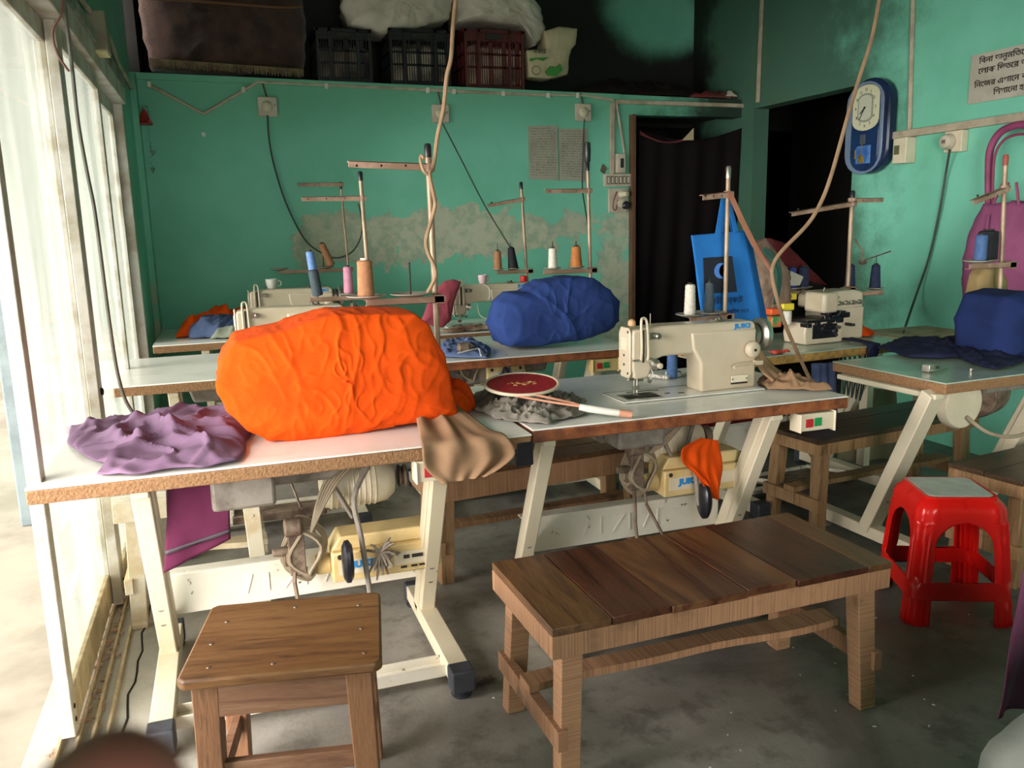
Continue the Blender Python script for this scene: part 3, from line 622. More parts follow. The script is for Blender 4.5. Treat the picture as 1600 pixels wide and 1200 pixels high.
MB().tube(smooth_pts([(.16,-.07,.275),(.2,-.075,.25),(.205,-.08,.20),(.19,-.08,.17)],4), .004, 7).tube(smooth_pts([(.12,-.06,.15),(.13,-.07,.08),(.17,-.09,.05),(.25,-.1,.03)],4), .003, 7).build('white_lead', MATS['white_cable'], m4, smooth=True)
m5 = copy_tree(m1, (.055,2.82,.762), 0, 'cream sewing machine mostly hidden under the crumpled orange cover', skip=('oil_knob','hand_wheel'))

# ---------------------------------------------------------------- overlock machine
ov = thing('overlock_machine', 'cream overlock machine with a black looper area on the mustard edged table', 'sewing machine', (2.735,3.48,.762), radians(4))
MB().prism([(0,0),(.16,0),(.24,.0),(.24,.13),(.0,.125),(-.01,.06)], -.02, .14).build('base', M_mach, ov, bevel=.008)
MB().prism([(-.02,.125),(.2,.128),(.22,.14),(-.02,.14)], -.045, .15).build('work_plate', M_dark, ov, bevel=.003)
MB().box(.20,.42,.02,.22,0,.19).prism([(.12,.19),(.42,.16),(.42,.27),(.36,.285),(.16,.28),(.12,.26)], .03,.19).build('body', M_mach, ov, bevel=.012)
MB().box(.10,.2,-.03,.12,.17,.285).build('head', M_mach, ov, bevel=.018, seg=3)
b = MB()
for k in range(4): b.lathe([(.013,0),(.014,-.006),(.010,-.01),(.010,-.024)], (.25+.045*k,.025,.215), 'y', 16)
tag(b.build('tension_knob', M_steel, ov), kind='stuff')
b = MB(); random.seed(3)
for k in range(16):
    x, z = random.uniform(.0,.3), random.uniform(.04,.12) if k % 2 else random.uniform(.12,.17)
    if z > .125: x = random.uniform(.12,.26)
    s_ = random.uniform(.008,.02); b.box(x-s_,x+s_,-.035,.02,z-s_*.8,z+s_*.8)
b.box(.04,.2,-.022,-.018,.03,.11).lathe([(.02,0),(.02,-.02),(.01,-.03)], (.17,-.02,.07), 'y', 14)
tag(b.build('looper_parts', M_dark, ov, bevel=.002), kind='stuff')
b = MB()
for k in range(3): b.tube([(.13+.018*k,-.0,.17),(.135+.018*k,-.005,.135)], .003, 6)
b.tube([(.14,.02,.285),(.145,.02,.31)], .004, 6).lathe([(.01,0),(.01,-.02)], (.19,-.03,.09), 'y', 12)
tag(b.build('needle', M_steel, ov), kind='stuff')
lettering('Jk', .03, Vector((.22,.005,.245)), R_FRONT, M_ink, ov, .03)
ov.scale = (1,1,.9)

# ---------------------------------------------------------------- benches and stools
W_b1 = wood('bench_plank_brown','#5d4029','#70502f','#3a2618',axis='y',rough=.33)
W_b2 = wood('bench_plank_red','#4a2a1c','#5a3423','#2a1510',axis='y',rough=.3)
W_b3 = wood('bench_plank_streaked','#6f4c30','#3c1d15','#55321f',axis='y',rough=.3,sc=.9)
W_leg = sawn('sawn_leg_wood','#b08764','#90694c','z'); W_rail = sawn('sawn_rail_wood','#ad835f','#856046','x'); W_railr = sawn('sawn_end_rail','#a57c5a','#7d5a43','y')
W_stool = wood('stool_seat_wood','#74502f','#84603a','#4a3220',axis='x',rough=.45)
W_stool_leg = wood('stool_leg_wood','#875f40','#775238','#553a28',axis='z',rough=.6)
W_dk = wood('dark_bench_plank','#43301f','#54402c','#241810',axis='x',rough=.35); W_dkl = wood('bench_leg_tan','#8d6c48','#9f7d57','#5b4129',axis='z',rough=.7)
def plank_bench(label, loc, rot, L, D, H, widths, mats, leg_m, rail_m, end_m, th=.02, rail=.055, across=True, splay=.02, stretch=True, feet_in=.03):
    t = thing('wooden_bench', label, 'bench', loc, rot)
    tot = sum(widths); x = 0
    for i, w in enumerate(widths):
        ww = w*(L if across else D)/tot; random.seed(i*7+int(L*100)); j = random.uniform(-.004,.004)
        (MB().box(x+.0015,x+ww-.0015,-.004+j,D+.004-j*.5,H-th,H+j*.3) if across else MB().box(-.004+j,L+.004,x+.0015,x+ww-.0015,H-th,H+j*.3)).build('plank', mats[i%len(mats)], t, bevel=.002)
        x += ww
    zr = H-th-.0005
    MB().box(0,L,0,.022,zr-rail,zr).build('apron', rail_m, t, bevel=.002); MB().box(0,L,D-.022,D,zr-rail,zr).build('apron', rail_m, t, bevel=.002)
    MB().box(.0,.022,.0225,D-.0225,zr-rail,zr).build('apron', end_m, t, bevel=.002); MB().box(L-.022,L,.0225,D-.0225,zr-rail,zr).build('apron', end_m, t, bevel=.002)
    for sx in (0,1):
        for sy in (0,1):
            xt, yt = (feet_in+.035, L-feet_in-.035)[sx], (.05, D-.05)[sy]
            xb, yb = xt+(2*sx-1)*splay, yt+(2*sy-1)*splay
            MB().hexa([(xb-.027,yb-.024,0),(xb+.027,yb-.024,0),(xb+.027,yb+.024,0),(xb-.027,yb+.024,0)],[(xt-.03,yt-.027,zr),(xt+.03,yt-.027,zr),(xt+.03,yt+.027,zr),(xt-.03,yt+.027,zr)]).build('leg', leg_m, t, bevel=.003)
    if stretch:
        za = H*.33
        for sx in (0,1):
            xx = (feet_in-.005, L-feet_in+.005)[sx]
            MB().box(xx-.014,xx+.014,-.0,D,za-.028,za+.028).build('stretcher', end_m, t, bevel=.002)
        st = MB(); n = 14; vs = []
        for i in range(n+1):
            u = i/n; xx = feet_in-.02+u*(L-2*feet_in+.04); dy = .012*sin(u*5)+.006*sin(u*13)
            vs += [(xx,D/2-.035+dy,za+.03),(xx,D/2+.035+dy*.3,za+.03),(xx,D/2+.035+dy*.3,za+.052),(xx,D/2-.035+dy,za+.052)]
        f = [(3,2,1,0),(4*n,4*n+1,4*n+2,4*n+3)]
        for i in range(n):
            for k in range(4): f.append((4*i+k,4*i+(k+1)%4,4*i+4+(k+1)%4,4*i+4+k))
        st.add(vs, f).build('stretcher', rail_m, t)
    return t
plank_bench('long wooden bench of six varnished brown planks in the foreground', (.668,1.715,0), radians(1.5), 1.03, .435, .45,
            [.92,.95,1.3,.9,1.35,.5], [W_b1,W_b2,W_b3,W_b3,W_b2,W_b1], W_leg, W_rail, W_railr, rail=.06)
st = thing('wooden_stool', 'square brown wooden stool with nailed seat at the front left', 'stool', (-.170,1.795,0), radians(-10.5))
seat = MB().prism([(-.0,.015),(.015,0),(.425,0),(.44,.015),(.435,.36),(.42,.375),(.02,.375),(.005,.36)], .425, .45, 'xy')
seat.build('seat', W_stool, st, bevel=.006)
b = MB(); random.seed(5)
for q in ((.06,.05),(.045,.16),(.06,.27),(.40,.05),(.39,.17),(.38,.3),(.2,.04),(.22,.32)): b.lathe([(.005,0),(.004,.002),(.001,.0022)], (q[0],q[1],.45), n=8)
tag(b.build('nail_head', mat('nail_grey','#7c6a5c',rough=.5,metal=.5), st), kind='stuff')
for a_, c in (((.03,.41),(.03,.05)),((.03,.41),(.32,.34))):
    MB().box(a_[0],a_[1],c[0]-.01,c[0]+.012,.345,.4245).build('apron', wood('apron_wood','#7f5940','#8d6a50','#604230',axis='x',rough=.7), st, bevel=.002)
for xx in (.035,.405): MB().box(xx-.01,xx+.01,.06,.32,.345,.4245).build('apron', MATS['apron_wood'], st, bevel=.002)
for xx, yy in ((.055,.045),(.385,.045),(.06,.33),(.38,.33)):
    dx = -.01 if xx < .2 else .012
    MB().hexa([(xx+dx-.026,yy-.024,0),(xx+dx+.026,yy-.024,0),(xx+dx+.026,yy+.024,0),(xx+dx-.026,yy+.024,0)],[(xx-.029,yy-.026,.4245),(xx+.029,yy-.026,.4245),(xx+.029,yy+.026,.4245),(xx-.029,yy+.026,.4245)]).build('leg', W_stool_leg, st, bevel=.003)
for p, q in (((.06,.045,.2),(.385,.045,.2)),((.06,.33,.2),(.38,.33,.2)),((.055,.05,.15),(.055,.33,.15)),((.385,.05,.15),(.385,.33,.15))):
    MB().bar(p,q,.022,.045).build('stretcher', MATS['apron_wood'], st, bevel=.002)
# bench under the middle tables, white painted bench, dark bench at the right, bench at the right edge
plank_bench('brown wooden bench standing behind the two front sewing tables', (.70,3.02,0), radians(6), .98, .28, .45, [1,1], [W_b1], W_dkl, W_rail, W_railr, across=False, rail=.09)
M_wpaint = mat('chipped_white_paint','#e6e1d2','#cfc6ae',6,rough=.6,chip='#8a7458',chip_lo=.62); M_wwood = mat('whitewashed_wood','#cdb996','#e0d6c0',7,.4,.6,rough=.75,chip='#7b6549',chip_lo=.66)
plank_bench('white painted wooden bench with flaking legs behind the purple hanging cloth', (-.43,3.07,0), radians(0), .52, .42, .5, [1], [M_wpaint], M_wwood, M_wwood, M_wwood, rail=.075)
plank_bench('dark topped wooden bench under and beyond the slanted cream table leg', (2.36,2.87,0), radians(7), 1.05, .34, .45, [1,.8,1], [W_dk], W_dkl, W_dkl, W_dkl, across=False, rail=.05)
plank_bench('low brown bench cut off by the right edge of the photo', (2.70,2.17,0), radians(8), .9, .3, .43, [1,1], [W_dk], W_dkl, W_dkl, W_dkl, across=False, rail=.05)

def plastic_stool(loc, rot):
    t = thing('plastic_stool', 'bright red plastic stool with a worn grey seat top', 'stool', loc, rot)
    red = mat('glossy_red_plastic','#d0140f','#c0100d',3,rough=.24)
    H = .45
    rows = []   # (z, half size, corner radius)
    def half(z): return .142+.038*(1-z/H)**.85
    def arch(z):   # half opening fraction of the side
        if z < .095: return .60
        if z < .155: return 0
        if z < .27: return .62
        if z < .365: return .62*math.sqrt(max(0,1-((z-.27)/.095)**2))
        return 0
    zs = [0,.03,.06,.094,.0951,.125,.154,.1551]+[.155+.115*i/5 for i in range(1,6)]+[.27+.0949*sin(pi/2*i/9) for i in range(1,10)]+[.37,.39,.405,.42,.432,.44,.445]
    nl, no = 10, 8; vs = []; n = 4*(2*nl+no)
    def side_pt(u, h, r):  # u in -1..1 along the front side, wrap corner radius
        return u
    for z in zs:
        h = half(z); top = max(0, (z-.40)/.045); h2 = h-.028*top**2; w = arch(z)
        if z in (.0951,.154) : w = 0
        cols = [ -1+(1-w)*i/nl for i in range(nl)]+[ -w+2*w*i/no for i in range(no)]+[ w+(1-w)*i/nl for i in range(nl)]
        for s in range(4):
            for j, u in enumerate(cols):
                x, y = u*h2, -h2; p = Vector((x,y)); r = .045
                cx = h2-r
                if abs(u)*h2 > cx:       # rounded corner
                    a = (abs(u)*h2-cx)/r*pi/4; sx = 1 if u > 0 else -1
                    p = Vector((sx*(cx+r*sin(a)), -(cx+r*cos(a))))
                # grooves on the corner legs
                g = .0035*cos((1-abs(u))*h2/.011*pi) if abs(u) > .64 and z < .43 else 0
                d = p.normalized(); p = p + d*g
                q = Matrix.Rotation(s*pi/2,2) @ p; vs.append((q.x,q.y,z))
    f = []; m_ = 2*nl+no
    for i in range(len(zs)-1):
        za = (zs[i]+zs[i+1])/2
        for k in range(n):
            j = k % m_
            if nl <= j < nl+no and arch(za) > 0: continue
            f.append((i*n+k, i*n+(k+1)%n, (i+1)*n+(k+1)%n, (i+1)*n+k))
    b = MB().add(vs, f); o = b.build('shell', red, t, smooth=True, off=(0,0,0)); o.data.set_sharp_from_angle(angle=radians(60))
    s_ = o.modifiers.new('thickness','SOLIDIFY'); s_.thickness = .005; s_.offset = -1
    def rsq(h, r, z, n_=6):
        out = []
        for q in range(4):
            for k in range(n_+1):
                a = -pi/2+q*pi/2+ (k/n_)*pi/2
                cx, cy = ((h-r),-(h-r)) if q == 0 else ((h-r),(h-r)) if q == 1 else (-(h-r),(h-r)) if q == 2 else (-(h-r),-(h-r))
                out.append((cx+r*cos(a), cy+r*sin(a)))
        return out
    MB().prism(rsq(.122,.03,0), .436, .4455, 'xy').build('seat', red, t, bevel=.002)
    MB().prism(rsq(.108,.024,0), .4455, .4475, 'xy').build('seat_pad', mat('worn_grey_pad','#b9bdb4','#a2a89f',7,rough=.5,bump=.2), t, bevel=.001)
    return t
plastic_stool((2.37,2.19,0), radians(-24))
# ---------------------------------------------------------------- cloth things
def cloth(name, c1, c2, rough=.9): return mat(name, c1, c2, 5, .35, .7, rough=rough, bump=.12, bs=260, spec=.2)
C_or = cloth('orange_cloth','#de4f05','#cf4503'); C_bl = cloth('royal_blue_cloth','#2f4480','#263970'); C_nv = cloth('navy_cloth','#1f2d5c','#18244a')
C_pu = cloth('dusty_purple_cloth','#7b617a','#6b526a'); C_mg = cloth('maroon_magenta_cloth','#5c2440','#501e37'); C_br = cloth('brown_cloth','#9a7a5e','#86694f')
C_gr = cloth('grey_cloth','#8e877c','#6f6a62'); C_den = cloth('washed_denim','#5d6c92','#4a577c'); C_ol = cloth('olive_grey_cloth','#8e9484','#7c8272')
C_jn = cloth('dark_jeans','#232742','#1b1d33'); C_mr = cloth('faded_maroon_cloth','#9c4a55','#85394a'); C_pk = cloth('pink_cloth','#96547a','#86496c'); C_wh = cloth('offwhite_sack','#d9cfc0','#c2b6a5')
def drape(name, rows, m, parent=None, nu=22, per=8, amp=.01, waves=4, seed=0, thick=.003):
    L = [smooth_pts([r[k] for r in rows], per) for k in (0,1)]; n = len(L[0]); vs = []
    for j in range(n):
        a, b = L[0][j], L[1][j]; t = (L[0][min(j+1,n-1)]+L[1][min(j+1,n-1)])-(L[0][max(j-1,0)]+L[1][max(j-1,0)]); nr = (b-a).cross(t).normalized()
        for i in range(nu+1):
            u = i/nu; uu = u+.16*noise.noise(Vector((u*2.3, j*.05, seed*1.7))); w = amp*(.8*sin(2*pi*waves*uu+seed+j*.04)*(.6+noise.noise(Vector((u*3, j*.07, seed+9))))+1.6*noise.noise(Vector((u*5+seed, j*.1, seed*.7)))); w *= .4+.6*j/n
            vs.append(a.lerp(b,u)+nr*w)
    f = [(j*(nu+1)+i, j*(nu+1)+i+1, (j+1)*(nu+1)+i+1, (j+1)*(nu+1)+i) for j in range(n-1) for i in range(nu)]
    o = MB().add(vs,f).build(name, m, parent, smooth=True)
    s = o.modifiers.new('thickness','SOLIDIFY'); s.thickness = thick; s.offset = 0; return o
def xz(*L): return [(p[0], p[2]) for p in L]
o = cover('machine_cover', xz((-0.052,2.68,0.927),(-0.026,2.68,1.015),(0.017,2.68,1.067),(0.083,2.7,1.08),(0.161,2.7,1.091),(0.245,2.7,1.114),(0.321,2.7,1.13),(0.485,2.7,1.125),(0.58,2.7,1.118),(0.619,2.7,1.079),(0.656,2.7,0.987),(0.671,2.68,0.876),(0.689,2.66,0.799),(0.648,2.64,0.781),(0.536,2.62,0.775),(0.366,2.6,0.763),(0.205,2.58,0.756),(0.091,2.57,0.766),(0.028,2.58,0.799),(-0.03,2.62,0.867)), 2.53, 3.0, C_or, seed=1, fs=7, amp=.0095, lean=.07, n=320, rings=56, D=.04)
tag(o, 'crumpled bright orange cloth cover over the machine on the nearest table', 'machine cover')
b_ = heap('cloth_tail', [(.66,2.70),(.74,2.68),(.80,2.74),(.82,2.86),(.76,2.93),(.66,2.95)], .11, .762, C_or, 4, parent=o)
o = cover('machine_cover', [(1.335,.785),(1.30,.88),(1.335,1.0),(1.39,1.045),(1.47,1.05),(1.56,1.105),(1.70,1.12),(1.84,1.11),(1.92,1.04),(1.975,.98),(1.965,.88),(1.90,.83),(1.75,.795),(1.5,.775)], 3.92, 4.3, C_bl, seed=6, fs=4.5, amp=.014, lean=.05, n=200, rings=34, D=.05)
tag(o, 'royal blue cloth cover over the machine on the middle table', 'machine cover')
def xz(*L): return [(p[0], p[2]) for p in L]
o = cover('machine_cover', xz((3.159,2.85,0.764),(3.134,2.85,0.927),(3.182,2.85,1.036),(3.288,2.85,1.059),(3.455,2.85,1.04),(3.603,2.85,0.959),(3.693,2.85,0.734)), 2.66, 3.0, C_nv, seed=9, fs=4, amp=.012, n=110, rings=16, D=.06)
tag(o, 'dark blue cloth cover over a machine at the right edge', 'machine cover')
o = heap('folded_cloth', [(-.535,3.02),(-.44,3.05),(-.355,3.11),(-.25,3.09),(-.14,3.12),(.0,3.07),(.04,2.8),(.03,2.58),(.0,2.38),(-.10,2.35),(-.2,2.372),(-.28,2.36),(-.365,2.40),(-.33,2.47),(-.38,2.56),(-.44,2.66),(-.49,2.85)], .085, .762, C_pu, 11, rings=44, n=260, fs=4.5, fold=.8, wob=.02)
tag(o, 'dusty purple cloth crumpled on the left end of the nearest table', 'cloth')
hp = sheet('hanging_cloth', (-.19,2.46,.713), (-.03,2.46,.713), (-0.042,2.46,0.515), (-0.23,2.46,0.44), C_mg, amp=.004, waves=1.5, seed=2)
tag(hp, 'maroon cloth panel with a dark stripe hanging below the nearest table', 'cloth')
st_ = sheet('stripe', Vector((-0.22,2.452,0.508)), Vector((-0.038,2.452,0.548)), Vector((-0.039,2.452,0.537)), Vector((-0.222,2.452,0.495)), mat('charcoal_stripe','#3b3039'), hp, nu=16, nv=2, amp=.003, waves=1.5, seed=2)
sheet('lining', (-.20,2.475,.713), (-.15,2.47,.713), (-0.187,2.47,0.614), (-0.212,2.47,0.521), C_pu, hp, amp=.003, waves=1)
o = drape('hanging_cloth', [((.60,2.74,.85),(.68,2.78,.83)),((.555,2.60,.80),(.71,2.62,.80)),((.525,2.43,.772),(.745,2.43,.772)),((.51,2.335,.765),(.77,2.335,.765)),((.515,2.325,.70),(.79,2.32,.71)),((.565,2.32,.645),(.70,2.315,.655))], C_br, amp=.010, waves=3, seed=3, nu=40)
tag(o, 'brown cloth hanging over the front edge at the right end of the nearest table', 'cloth')
o = heap('crumpled_cloth', [(.79,2.72),(.81,2.90),(.90,3.0),(1.03,3.0),(1.10,2.92),(1.16,2.80),(1.19,2.68),(1.14,2.60),(1.11,2.50),(1.02,2.48),(.94,2.44),(.86,2.50),(.81,2.60)], .06, .762, C_gr, 21, rings=34, n=220, fs=13, fold=.95, wob=.02)
tag(o, 'grey crumpled cloth under the red oval racket', 'cloth')
rk = thing('electric_racket', 'red oval mosquito racket with a white handle on grey cloth', 'racket', (1.0,2.68,.81), 0, world=True)
ct = Vector((.95,2.69,.85)); RA = Matrix.Rotation(radians(-8),3,'Z') @ Matrix.Rotation(radians(10),3,'X')
ell = lambda rx, ry, n=40, z=0: [ct + RA @ Vector((rx*cos(2*pi*k/n), ry*sin(2*pi*k/n), z)) for k in range(n+1)]
MB().tube(ell(.128,.105), .006, 8, cap=False).build('rim', mat('cream_rim','#d6c8ae',rough=.5), rk, smooth=True)
e = ell(.122,.099)[:-1]; MB().add(e+[p+Vector((0,0,.003)) for p in e], [tuple(range(40)), tuple(range(40,80))]+[(k,(k+1)%40,40+(k+1)%40,40+k) for k in range(40)]).build('mesh_face', mat('deep_red_mesh','#a3202b','#8c1a26',40,rough=.6), rk)
em = MB(); random.seed(2)
for k in range(14):
    a = random.uniform(0,2*pi); p = ct + RA @ Vector((random.uniform(-.04,.04), random.uniform(-.015,.015), .004)); em.tube(smooth_pts([p, p+Vector((.012*cos(a),.012*sin(a),.0005)), p+Vector((.02*cos(a+1),.018*sin(a+1),0))],3), .0012, 5)
tag(em.build('emblem', mat('gold_print','#c9a064',rough=.5), rk), kind='stuff')
MB().tube([ct+RA@Vector((.02,-.104,.0)), ct+RA@Vector((.14,-.15,-.02)), (1.09,2.468,.80)], .0045, 8).tube([ct+RA@Vector((-.08,-.08,.0)), (1.0,2.53,.812),(1.09,2.468,.80)], .004, 8).build('neck', mat('peach_plastic','#c98f74',rough=.5), rk, smooth=True)
MB().tube([(1.075,2.478,.80),(1.10,2.462,.795),(1.185,2.415,.782),(1.19,2.412,.782)], [.011,.0125,.012,.01], 12).build('handle', mat('white_handle','#dedad0',rough=.4), rk, smooth=True)
MB().tube([(1.188,2.413,.782),(1.225,2.395,.776)], [.012,.013], 10).build('end_cap', MATS['peach_plastic'], rk, smooth=True)
o = heap('rag', [(1.90,2.60),(1.93,2.72),(1.98,2.78),(2.05,2.70),(2.085,2.58),(2.09,2.48),(2.03,2.50),(1.97,2.545)], .055, .762, C_br, 33, rings=24, n=130, fs=9, fold=.7)
tag(o, 'brown rag bunched behind the bare machine beneath its hand wheel', 'rag')
drape('rag_tail', [((1.90,2.70,.93),(1.93,2.72,.94)),((1.90,2.69,.88),(1.96,2.73,.89)),((1.905,2.66,.83),(1.99,2.72,.84)),((1.93,2.62,.79),(2.02,2.66,.80))], C_br, o, amp=.006, waves=3, nu=12)
rg = drape('rag', [((1.586,2.56,0.621),(1.659,2.56,0.603)),((1.499,2.54,0.597),(1.671,2.56,0.544)),((1.499,2.53,0.548),(1.672,2.55,0.478)),((1.552,2.53,0.494),(1.671,2.55,0.417)),((1.625,2.54,0.397),(1.658,2.55,0.379))], C_or, amp=.012, waves=3, seed=5)
tag(rg, 'small bright orange rag hanging over the knee lifter of the second table', 'rag')
def zz(*L): return [(p[0], p[1]) for p in L]
o = heap('folded_cloth', zz((1.034,4.21,0.765),(1.151,4.471,0.765),(1.279,4.344,0.765),(1.259,4.017,0.765),(1.168,3.791,0.765),(1.057,3.87,0.765),(0.977,3.933,0.765)), .05, .762, C_den, 41, rings=18, n=100, fs=9)
tag(o, 'crumpled blue denim piece with white cord left of the blue cover', 'cloth')
cable('white_cord', [(1.021,3.794,0.8),(1.086,3.799,0.81),(1.134,3.82,0.81),(1.118,3.728,0.79),(1.197,3.882,0.775)], .003, mat('white_cord_','#cfcbc4'), o)
o = cover('draped_cloth', xz((1.115,5.02,0.81),(1.173,5.02,0.944),(1.241,5.02,1.035),(1.331,5.02,1.07),(1.384,5.02,1.052),(1.335,5.02,0.936),(1.314,5.02,0.826),(1.255,5.02,0.773)), 4.97, 5.04, C_mr, seed=3, fs=9, amp=.010, n=70, rings=10, D=.02)
tag(o, 'faded maroon cloth draped over the head of the machine by the back wall', 'cloth')
o = heap('folded_cloth', [(1.25,4.83),(1.22,4.95),(1.4,4.98),(1.66,4.96),(1.72,4.87),(1.5,4.83)], .025, .762, cloth('brown_offcut','#6d4b3c','#a79480'), 44, rings=10, n=70)
tag(o, 'brown and grey offcuts lying before the back wall machine', 'cloth')
for i, (ol, H, m_, l_) in enumerate((
    ([(-.30,5.42),(-.27,5.62),(-.12,5.75),(.08,5.84),(.30,5.82),(.34,5.62),(.20,5.56),(-.05,5.50)], .17, C_or, 'orange cloth at the back of the clothes heap in the left corner'),
    ([(-.22,5.34),(-.24,5.50),(-.08,5.62),(.10,5.66),(.16,5.52),(.10,5.36),(-.05,5.30)], .15, C_den, 'blue denim garment in the middle of the heap in the left corner'),
    ([(-.10,5.26),(-.08,5.36),(.02,5.42),(.20,5.42),(.30,5.34),(.24,5.25),(.08,5.22)], .09, C_ol, 'olive grey garment at the front of the heap in the left corner'))):
    tag(heap('garment', ol, H, .762, m_, 50+i, rings=18, n=110, fs=5, fold=.6, pw=2.6), l_, 'clothing', 'clothes heap on the back left table')
o = heap('jeans', zz((2.96,3.206,0.775),(3.338,3.444,0.775),(3.275,3.26,0.775),(3.503,3.242,0.775),(3.398,2.995,0.775),(3.463,2.846,0.775),(3.206,2.63,0.775),(2.959,2.54,0.775),(2.972,2.675,0.775),(3.059,2.824,0.775),(2.961,2.834,0.775),(2.869,2.922,0.775)), .05, .762, C_jn, 61, rings=24, n=150, fs=6)
tag(o, 'dark indigo jeans lying across the green tinged table', 'jeans')
# small metal bits on the right table
pf = thing('presser_foot', 'shiny steel presser foot lying before the dark jeans', 'presser foot', (2.73,2.63,.762), radians(10))
MB().box(-.04,.06,-.012,.012,.006,.012).box(-.045,-.01,.0,.035,.0,.03).build('sole', M_steel, pf, bevel=.002); MB().lathe([(.006,.012),(.006,.02)], (.01,0,0)).lathe([(.004,.012),(.004,.02)], (-.03,.015,.01)).build('screw', M_ink, pf)
tag(MB().lathe([(.011,0),(.011,.002),(.004,.003),(.004,.009),(.011,.010),(.011,.012)], (2.853,2.574,0.762)).build('bobbin', M_steel, smooth=True), 'small silver bobbin right of the steel presser foot', 'bobbin')

# ---------------------------------------------------------------- thread stands and cones
M_pole = mat('tarnished_pole','#b39a80','#8e7660',5,rough=.4,metal=.2,chip='#5c4636',chip_lo=.66); M_arm = mat('stained_arm','#a98a78','#8a6c58',9,.4,.6,rough=.55,chip='#c9b48c',chip_lo=.68)
M_disc = mat('grey_disc','#a8a193','#8d8679',5,rough=.5)
def stand(label, x, y, zb, zt, arms, trays, r=.011, lean=0, top=None, dm=None):
    t = thing('thread_stand', label, 'thread stand', (x,y,zb), 0, 'thread stands behind the machines', world=True)
    MB().tube([(x,y,zb),(x-lean,y,zt)], r, 10).lathe([(.03,0),(.03,.004),(.016,.008),(.016,.02)], (x,y,zb)).build('pole', M_pole, t, smooth=True)
    MB().lathe([(r*1.15,-.02),(r*1.2,.02),(r*.8,.028)], (x-lean,y,zt), n=12).build('pole_cap', top or M_dark, t, smooth=True)
    for (z, x1, dz) in arms:
        xx = x-lean*(z-zb)/(zt-zb); s = 1 if x1 > xx else -1
        a = MB().prism([(xx-s*.02,z-.013),(x1,z-.011+dz),(x1,z+.011+dz),(xx-s*.02,z+.013)], y-.016, y-.012).prism([(xx-s*.02,z+.009),(x1,z+.007+dz),(x1,z+.011+dz),(xx-s*.02,z+.013)], y-.016, y+.012)
        a.lathe([(r*1.8,-.014),(r*1.8,.014)], (xx,y,z), n=12).build('guide_arm', M_arm, t, bevel=.001)
        g = MB()
        for k in range(3):
            gx = xx+(x1-xx)*(.3+.3*k); g.lathe([(.004,-.002),(.006,-.001),(.006,.001),(.004,.002)], (gx,y-.014,z+dz*.5), 'y', 8)
        tag(g.build('eyelet', M_ink, t), kind='stuff')
    for (z, x0, x1, discs) in trays:
        MB().box(min(x0,x1),max(x0,x1),y-.045,y-.041,z-.012,z+.012).box(min(x0,x1),max(x0,x1),y-.045,y-.02,z-.012,z-.009).box(x-.018,x+.018,y-.045,y+.014,z-.016,z+.016).build('tray_arm', M_arm, t, bevel=.001)
        for (dx, dy, rr, sp) in discs:
            d = MB().lathe([(.006,-.008),(.01,-.004),(rr*.6,.001),(rr,.010),(rr,.0125),(rr*.6,.004),(.006,.003)], (dx,y+dy,z+.013), n=28).build('disc', dm or M_disc, t, smooth=True)
            if sp: MB().tube([(dx,y+dy,z+.01),(dx,y+dy,z+.015+sp)], .0035, 7).build('spindle', M_ink, d)
    return t
def cone(loc, h, r0, r1, m, label, tilt=None, core=None, group='thread cones on the stands', pin=0):
    t = thing('thread_cone', label, 'thread cone', loc, 0, group); T = Matrix.Rotation(tilt[0],3,'Y') @ Matrix.Rotation(tilt[1],3,'X') if tilt else None
    n = 14; pr_ = [(r0*.9,0),(r0,.004)]
    for k in range(1, n): u = k/n; pr_.append((r0+(r1-r0)*u+(.0006 if k % 2 else -.0004), .004+(h-.01)*u))
    pr_ += [(r1,h-.006),(r1*.75,h-.001)]
    MB().lathe(pr_, n=20, tilt=T).build('thread', m, t, smooth=True)
    MB().lathe([(r1*.5,h-.002),(r1*.55,h+.006),(r1*.3,h+.006),(r1*.28,h-.002)]+([(.002,h-.002),(.0018,h+pin)] if pin else []), n=14, tilt=T).build('spool_core', core or M_ink, t, smooth=True)
    return t
T_br = mat('brown_thread','#9a6a48','#a87754',60,rough=.8); T_or = mat('tan_orange_thread','#b06a35','#bd7840',60,rough=.8); T_wh = mat('white_thread','#d8d2c6','#cbc4b6',60,rough=.8)
T_bk = mat('black_thread','#15161c','#1d1e26',60,rough=.8); T_nv = mat('navy_thread','#1b2340','#232d50',60,rough=.8); T_bl = mat('sky_blue_thread','#6f93c9','#5d82bd',60,rough=.8); T_gy = mat('slate_thread','#46535c','#3d4850',60,rough=.8); T_pk = mat('pink_thread','#c98aa2','#b9778f',30,rough=.8); T_ms = mat('steel_blue_thread','#4a6a9a','#3f5c8a',60,rough=.8)
cardb = mat('card_core','#b9a58a',rough=.8)
stand('tallest thread stand, rising behind the orange cover with a cord wound round it', .735, 3.0, .76, 1.655, [(1.60,.44,.012)], [(1.135,.47,.76,[(.475,-.02,.07,.1),(.635,-.02,.075,.12)])], lean=.01)
cone((.475,2.98,1.155), .13, .030, .026, T_br, 'large brown thread cone nearest, on a disc above the orange cover', core=T_wh)
stand('thread stand with two slim cones behind the second glass side machine', .745, 4.52, .76, 1.655, [(1.545,.417,-.0)], [(1.03,.42,.76,[(.455,-.03,.02,.1),(.625,-.03,.05,.1)])], lean=.02)
cone((.463,4.49,1.05), .135, .028, .026, T_gy, 'slate grey thread cone under the sky blue one', tilt=(-.12,0))
cone((.447,4.49,1.186), .095, .022, .020, T_bl, 'sky blue thread spool on top of the slate grey cone', tilt=(-.12,0), group='thread cones on the stands')
cone((.625,4.49,1.055), .14, .026, .022, T_pk, 'pink thread cone with dark flecks beside the large brown cone')
